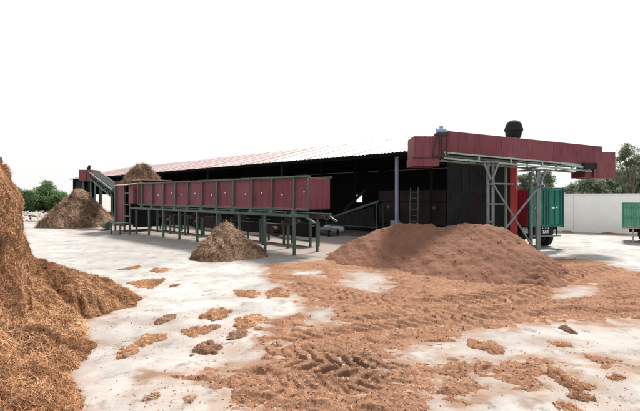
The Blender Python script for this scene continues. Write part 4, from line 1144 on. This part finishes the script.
def build_green_trailer():
    y = 21.6; x0 = (622.5 - 320) * y / F
    root = empty('trailer', (x0, y, 0), math.radians(-37)); tag(root, 'pale green slatted trailer cut by the right picture edge', 'trailer')
    Z0, Z1, Lg, Wd = .84, 2.12, 4.2, 1.9
    ps = .53
    nb = int(Lg / ps)
    for face, yy in (('f', 0), ('b', Wd)):
        for k in range(nb):
            a = k * ps; 
            vs = []; nc = 12
            for (z0, z1) in ((Z0 + .04, Z0 + .50), (Z0 + .54, Z1 - .24), (Z1 - .20, Z1 - .03)):
                m = MB(); vs = []
                for z in (z0, z1):
                    for i in range(nc + 1): vs.append((a + .03 + (ps - .06) * i / nc, yy + .012 * math.cos(2 * math.pi * i / 3), z))
                m.add(vs, [(i, i + 1, nc + 2 + i, nc + 1 + i) for i in range(nc)]).obj('side_sheet', M['mint'], root)
        for k in range(nb + 1): MB().box(k * ps - .028, k * ps + .028, yy - .05, yy + .05, Z0, Z1).obj('stake', M['mintrail'], root, .006)
        for z in (Z0, Z0 + .52, Z1 - .22, Z1): MB().box(-.03, Lg, yy - .04, yy + .04, z - .025, z + .025).obj('rail', M['mintrail'], root, .005)
    MB().box(-.01, .02, .06, Wd - .06, Z0, Z1 - .03).obj('end_board', M['mint'], root)
    MB().box(-.02, Lg, -.02, Wd + .02, Z0 - .09, Z0 - .03).obj('bed', M['tan'], root, .01)
    for yy in (.5, Wd - .6): MB().box(.3, Lg, yy, yy + .1, Z0 - .3, Z0 - .09).obj('chassis_rail', M['black'], root)
    MB().bar((.46, .1, 0), (.46, .1, Z0 - .1), .07).obj('stand_leg', M['tan'], root)
    for yy in (.12, Wd - .12):
        for x in (1.05, 2.9): wheel(root, x, yy, .36, .24, (0, 1, 0))
    for x in (1.05, 2.9): MB().tube((x, .1, .36), (x, Wd - .1, .36), .05).obj('axle', M['black'], root)
    MB().box(.75, 1.4, .25, .55, .45, .56).box(2.6, 3.2, .25, .55, .45, .56).obj('spring', M['black'], root)
build_green_trailer()

# ------------------------------------------------------------------ boundary wall
def build_wall():
    a = Vector((14.9, 29.28, 0)); b = Vector((31.0, 20.1, 0)); d = (b - a); L = d.length; d.normalize()
    rz = math.atan2(d.y, d.x); root = empty('boundary_wall', a, rz); tag(root, 'long white limewashed boundary wall behind the trailers', 'wall')
    n = 6
    for k in range(n):
        MB().box(L * k / n + .003, L * (k + 1) / n - .003, 0, .22, 0, 2.58).obj('wall_bay', M['wallwhite'], root, .01)
        MB().box(L * k / n + .003, L * (k + 1) / n - .003, -.03, .25, 2.582, 2.66).obj('coping', M['wallwhite'], root, .01)
    # scraggy earth bank along its foot
    def bank(X, Y):
        px = (X - a.x) * d.x + (Y - a.y) * d.y; py = -(X - a.x) * d.y + (Y - a.y) * d.x
        return .16 * np.exp(-((py + .5) / .35) ** 2) * sstep(-.35, .25, fbm(px * .9, py * .9, 7, 3)) + .04 * fbm(X * 5, Y * 5, 3, 3) - .05
    xs = np.arange(14, 27, .09); ys = np.arange(20, 30, .09); X, Y = np.meshgrid(xs, ys); Z = bank(X, Y)
    V = np.stack([X.ravel(), Y.ravel(), Z.ravel()], 1); Fq = grid_faces(len(xs), len(ys)); Fq = Fq[(Z.ravel()[Fq] > 0).any(1)]
    o = mesh_obj('earth_bank', np_mesh('earth_bank', V, Fq, True), M['soil']); tag(o, 'thin bank of brown earth along the white wall foot', 'soil', kind='stuff')
build_wall()

# ------------------------------------------------------------------ trees and bushes
def tree(name, label, base, h, crown_r, crown_z, n, leaf, seed, mat='leaf', group=None, cat='tree', blobs=9, sparse=0.0, trunk=True, flat=0.8, bs=(.30, .5)):
    """trunk, limbs and a crown of small leaf faces gathered in sprays round many twig ends"""
    r = np.random.default_rng(seed)
    root = empty(name, base); tag(root, label, cat, group)
    cs = []
    for k in range(blobs):
        a = r.uniform(0, 6.28); q = math.sqrt(r.random()); zz = r.random()
        rr = crown_r * q * (1.0 - .55 * zz) * .85
        z = crown_z + (h - crown_z) * zz * .9
        cs.append((rr * math.cos(a), rr * math.sin(a), z, crown_r * r.uniform(*bs)))
    cs = np.array(cs)
    m = MB(); tr = h * .016 + .03
    top = Vector((tr, 0, crown_z * .55 if trunk else h * .15))
    m.tube((0, 0, -.05), top, tr * 1.3, tr, 10)
    for c in cs:
        mid = top.lerp(Vector(c[:3]), .5) + Vector((r.normal(0, .15), r.normal(0, .15), .1)) * crown_r * .3
        m.tube(top, mid, tr * .45, tr * .25, 6); m.tube(mid, Vector(c[:3]), tr * .25, tr * .07, 6)
    m.obj('trunk', M['bark'], root)
    # sprays
    ns = max(n // 26, 20)
    idx = r.integers(0, blobs, ns)
    v = r.normal(0, 1, (ns, 3)); v /= np.linalg.norm(v, axis=1, keepdims=True)
    SC = cs[idx, :3] + v * (cs[idx, 3] * (r.random(ns) ** .4) * r.uniform(.7, 1.25, ns))[:, None] * np.array([1, 1, flat])
    SC = SC[r.random(ns) > sparse]
    j = r.integers(0, len(SC), n)
    P = SC[j] + r.normal(0, 1, (n, 3)) * leaf * 1.5 * np.array([1, 1, .7])
    P[:, 2] = np.maximum(P[:, 2], .1)
    D = r.normal(0, 1, (n, 3)); D[:, 2] -= .3; D /= np.linalg.norm(D, axis=1, keepdims=True)
    S = np.cross(D, r.normal(0, 1, (n, 3))); S /= np.linalg.norm(S, axis=1, keepdims=True)
    l = leaf * r.uniform(.5, 1.3, n)[:, None]
    V = np.stack([P - D * l, P + S * l * .42, P + D * l, P - S * l * .42], 1).reshape(-1, 3)
    me = np_mesh('crown', V, np.arange(n * 4).reshape(-1, 4))
    tone = r.random(len(SC))[j] * .7 + .15
    set_tone(me, np.repeat(np.clip(tone + r.normal(0, .12, n), 0, 1), 4))
    mesh_obj('crown', me, M[mat], root)
    return root

G1 = 'trees beyond the white wall'
def tr(u, vtop, y, rpx, czv, n, leaf, seed, label, mat='leafhaze', **k):
    x = (u - 320) * y / F; h = CAM_H + (196 - vtop) * y / F; cz = CAM_H + (196 - czv) * y / F
    return tree(k.pop('name', 'tree'), label, (x, y, 0), h, rpx * y / F, max(cz, .4), n, leaf, seed, mat, **k)
tr(630, 141, 46, 21, 184, 5600, .12, 71, 'tall sparse tree with open airy crown at the right edge', group=G1, blobs=34, sparse=.45, bs=(.16, .30))
tr(592, 180, 50, 17, 200, 12000, .15, 72, 'low dense tree top left of the rounded tree under the hood', group=G1, blobs=22, flat=.9)
tr(613, 173, 52, 18, 200, 13000, .15, 73, 'rounded tree top below the right conveyor hood', group=G1, blobs=24, flat=.9)
tr(636, 168, 48, 18, 200, 14000, .15, 74, 'broad tree top under the tall sparse tree at the right edge', group=G1, blobs=26, flat=.9)
tr(662, 163, 50, 20, 200, 9000, .15, 75, 'leafy tree top just past the right edge', group=G1, blobs=18)
tr(574, 186, 56, 12, 201, 7000, .15, 76, 'smallest tree top at the left end of the row above the wall', group=G1, blobs=14)
tr(602, 183, 62, 16, 201, 8000, .16, 79, 'far pale tree top filling the gap behind the rounded tree', group=G1, blobs=18)
tr(625, 178, 62, 16, 201, 8000, .16, 80, 'far pale tree top filling the gap behind the broad tree', group=G1, blobs=18)
tr(543, 171, 52, 14, 195, 6500, .14, 77, 'airy tree top seen above the teal trailer', group=G1, sparse=.2, blobs=22, bs=(.2, .32))
tr(525, 173, 56, 10, 196, 4000, .14, 78, 'pale tree top seen between the red post and trestle leg', group=G1, sparse=.2, blobs=16, bs=(.2, .35))
G2 = 'bushes at the far left'
tr(29, 192, 60, 13, 211, 9000, .16, 81, 'low leafy bush beside the big fibre pile edge', 'leaf', name='bush', cat='bush', group=G2, trunk=False, blobs=16)
tr(45, 184, 62, 16, 210, 14000, .16, 82, 'tallest dense green bush behind the rubble heap', 'leaf', name='bush', cat='bush', group=G2, trunk=False, blobs=24)
tr(60, 193, 61, 12, 211, 9000, .16, 83, 'round green bush right of the tallest bush', 'leaf', name='bush', cat='bush', group=G2, trunk=False, blobs=16)
tr(73, 198, 64, 10, 211, 6000, .16, 84, 'low hedge bush against the far end of the shed', 'leaf', name='bush', cat='bush', group=G2, trunk=False, blobs=14)
tr(12, 189, 62, 14, 211, 7000, .16, 85, 'leafy bush mostly behind the big fibre pile', 'leaf', name='bush', cat='bush', group=G2, trunk=False, blobs=14)
tr(47, 181, 66, 5, 192, 1500, .16, 86, 'slim treetop poking above the bushes', 'leafhaze', group=G2, blobs=8)

# rubble heap, far left
def rubble():
    r = np.random.default_rng(9); n = 620
    y = r.uniform(39, 46, n); u = r.uniform(8, 60, n); x = (u - 320) * y / F
    hgt = .75 * np.exp(-((y - 43) / 2.2) ** 2) * sstep(66, 48, u) * (.6 + .5 * vnoise(x * .6, y * .6, 5))
    s = r.uniform(.10, .30, n)
    o = np.array([[1, 0, 0], [.2, .9, .1], [-.9, .3, 0], [-.4, -.9, 0], [.6, -.7, .1], [.2, .1, .8], [-.4, .2, .7], [.1, -.4, .75]])
    fc = np.array([[0, 1, 5], [1, 6, 5], [1, 2, 6], [2, 3, 6], [3, 7, 6], [3, 4, 7], [4, 0, 7], [0, 5, 7], [5, 6, 7]])
    a = r.uniform(0, 6.28, n); ca, sa = np.cos(a), np.sin(a); J = o[None] * r.uniform(.6, 1.3, (n, 8, 3))
    V = np.empty((n, 8, 3)); V[:, :, 0] = (J[:, :, 0] * ca[:, None] - J[:, :, 1] * sa[:, None]) * s[:, None] + x[:, None]
    V[:, :, 1] = (J[:, :, 0] * sa[:, None] + J[:, :, 1] * ca[:, None]) * s[:, None] + y[:, None]
    V[:, :, 2] = J[:, :, 2] * s[:, None] + (hgt * r.random(n) ** .4)[:, None]
    o_ = mesh_obj('rubble', np_mesh('rubble', V.reshape(-1, 3), (np.arange(n)[:, None, None] * 8 + fc[None]).reshape(-1, 3)), M['rock'])
    tag(o_, 'low heap of pale grey stone rubble before the far bushes', 'rubble', kind='stuff')
rubble()
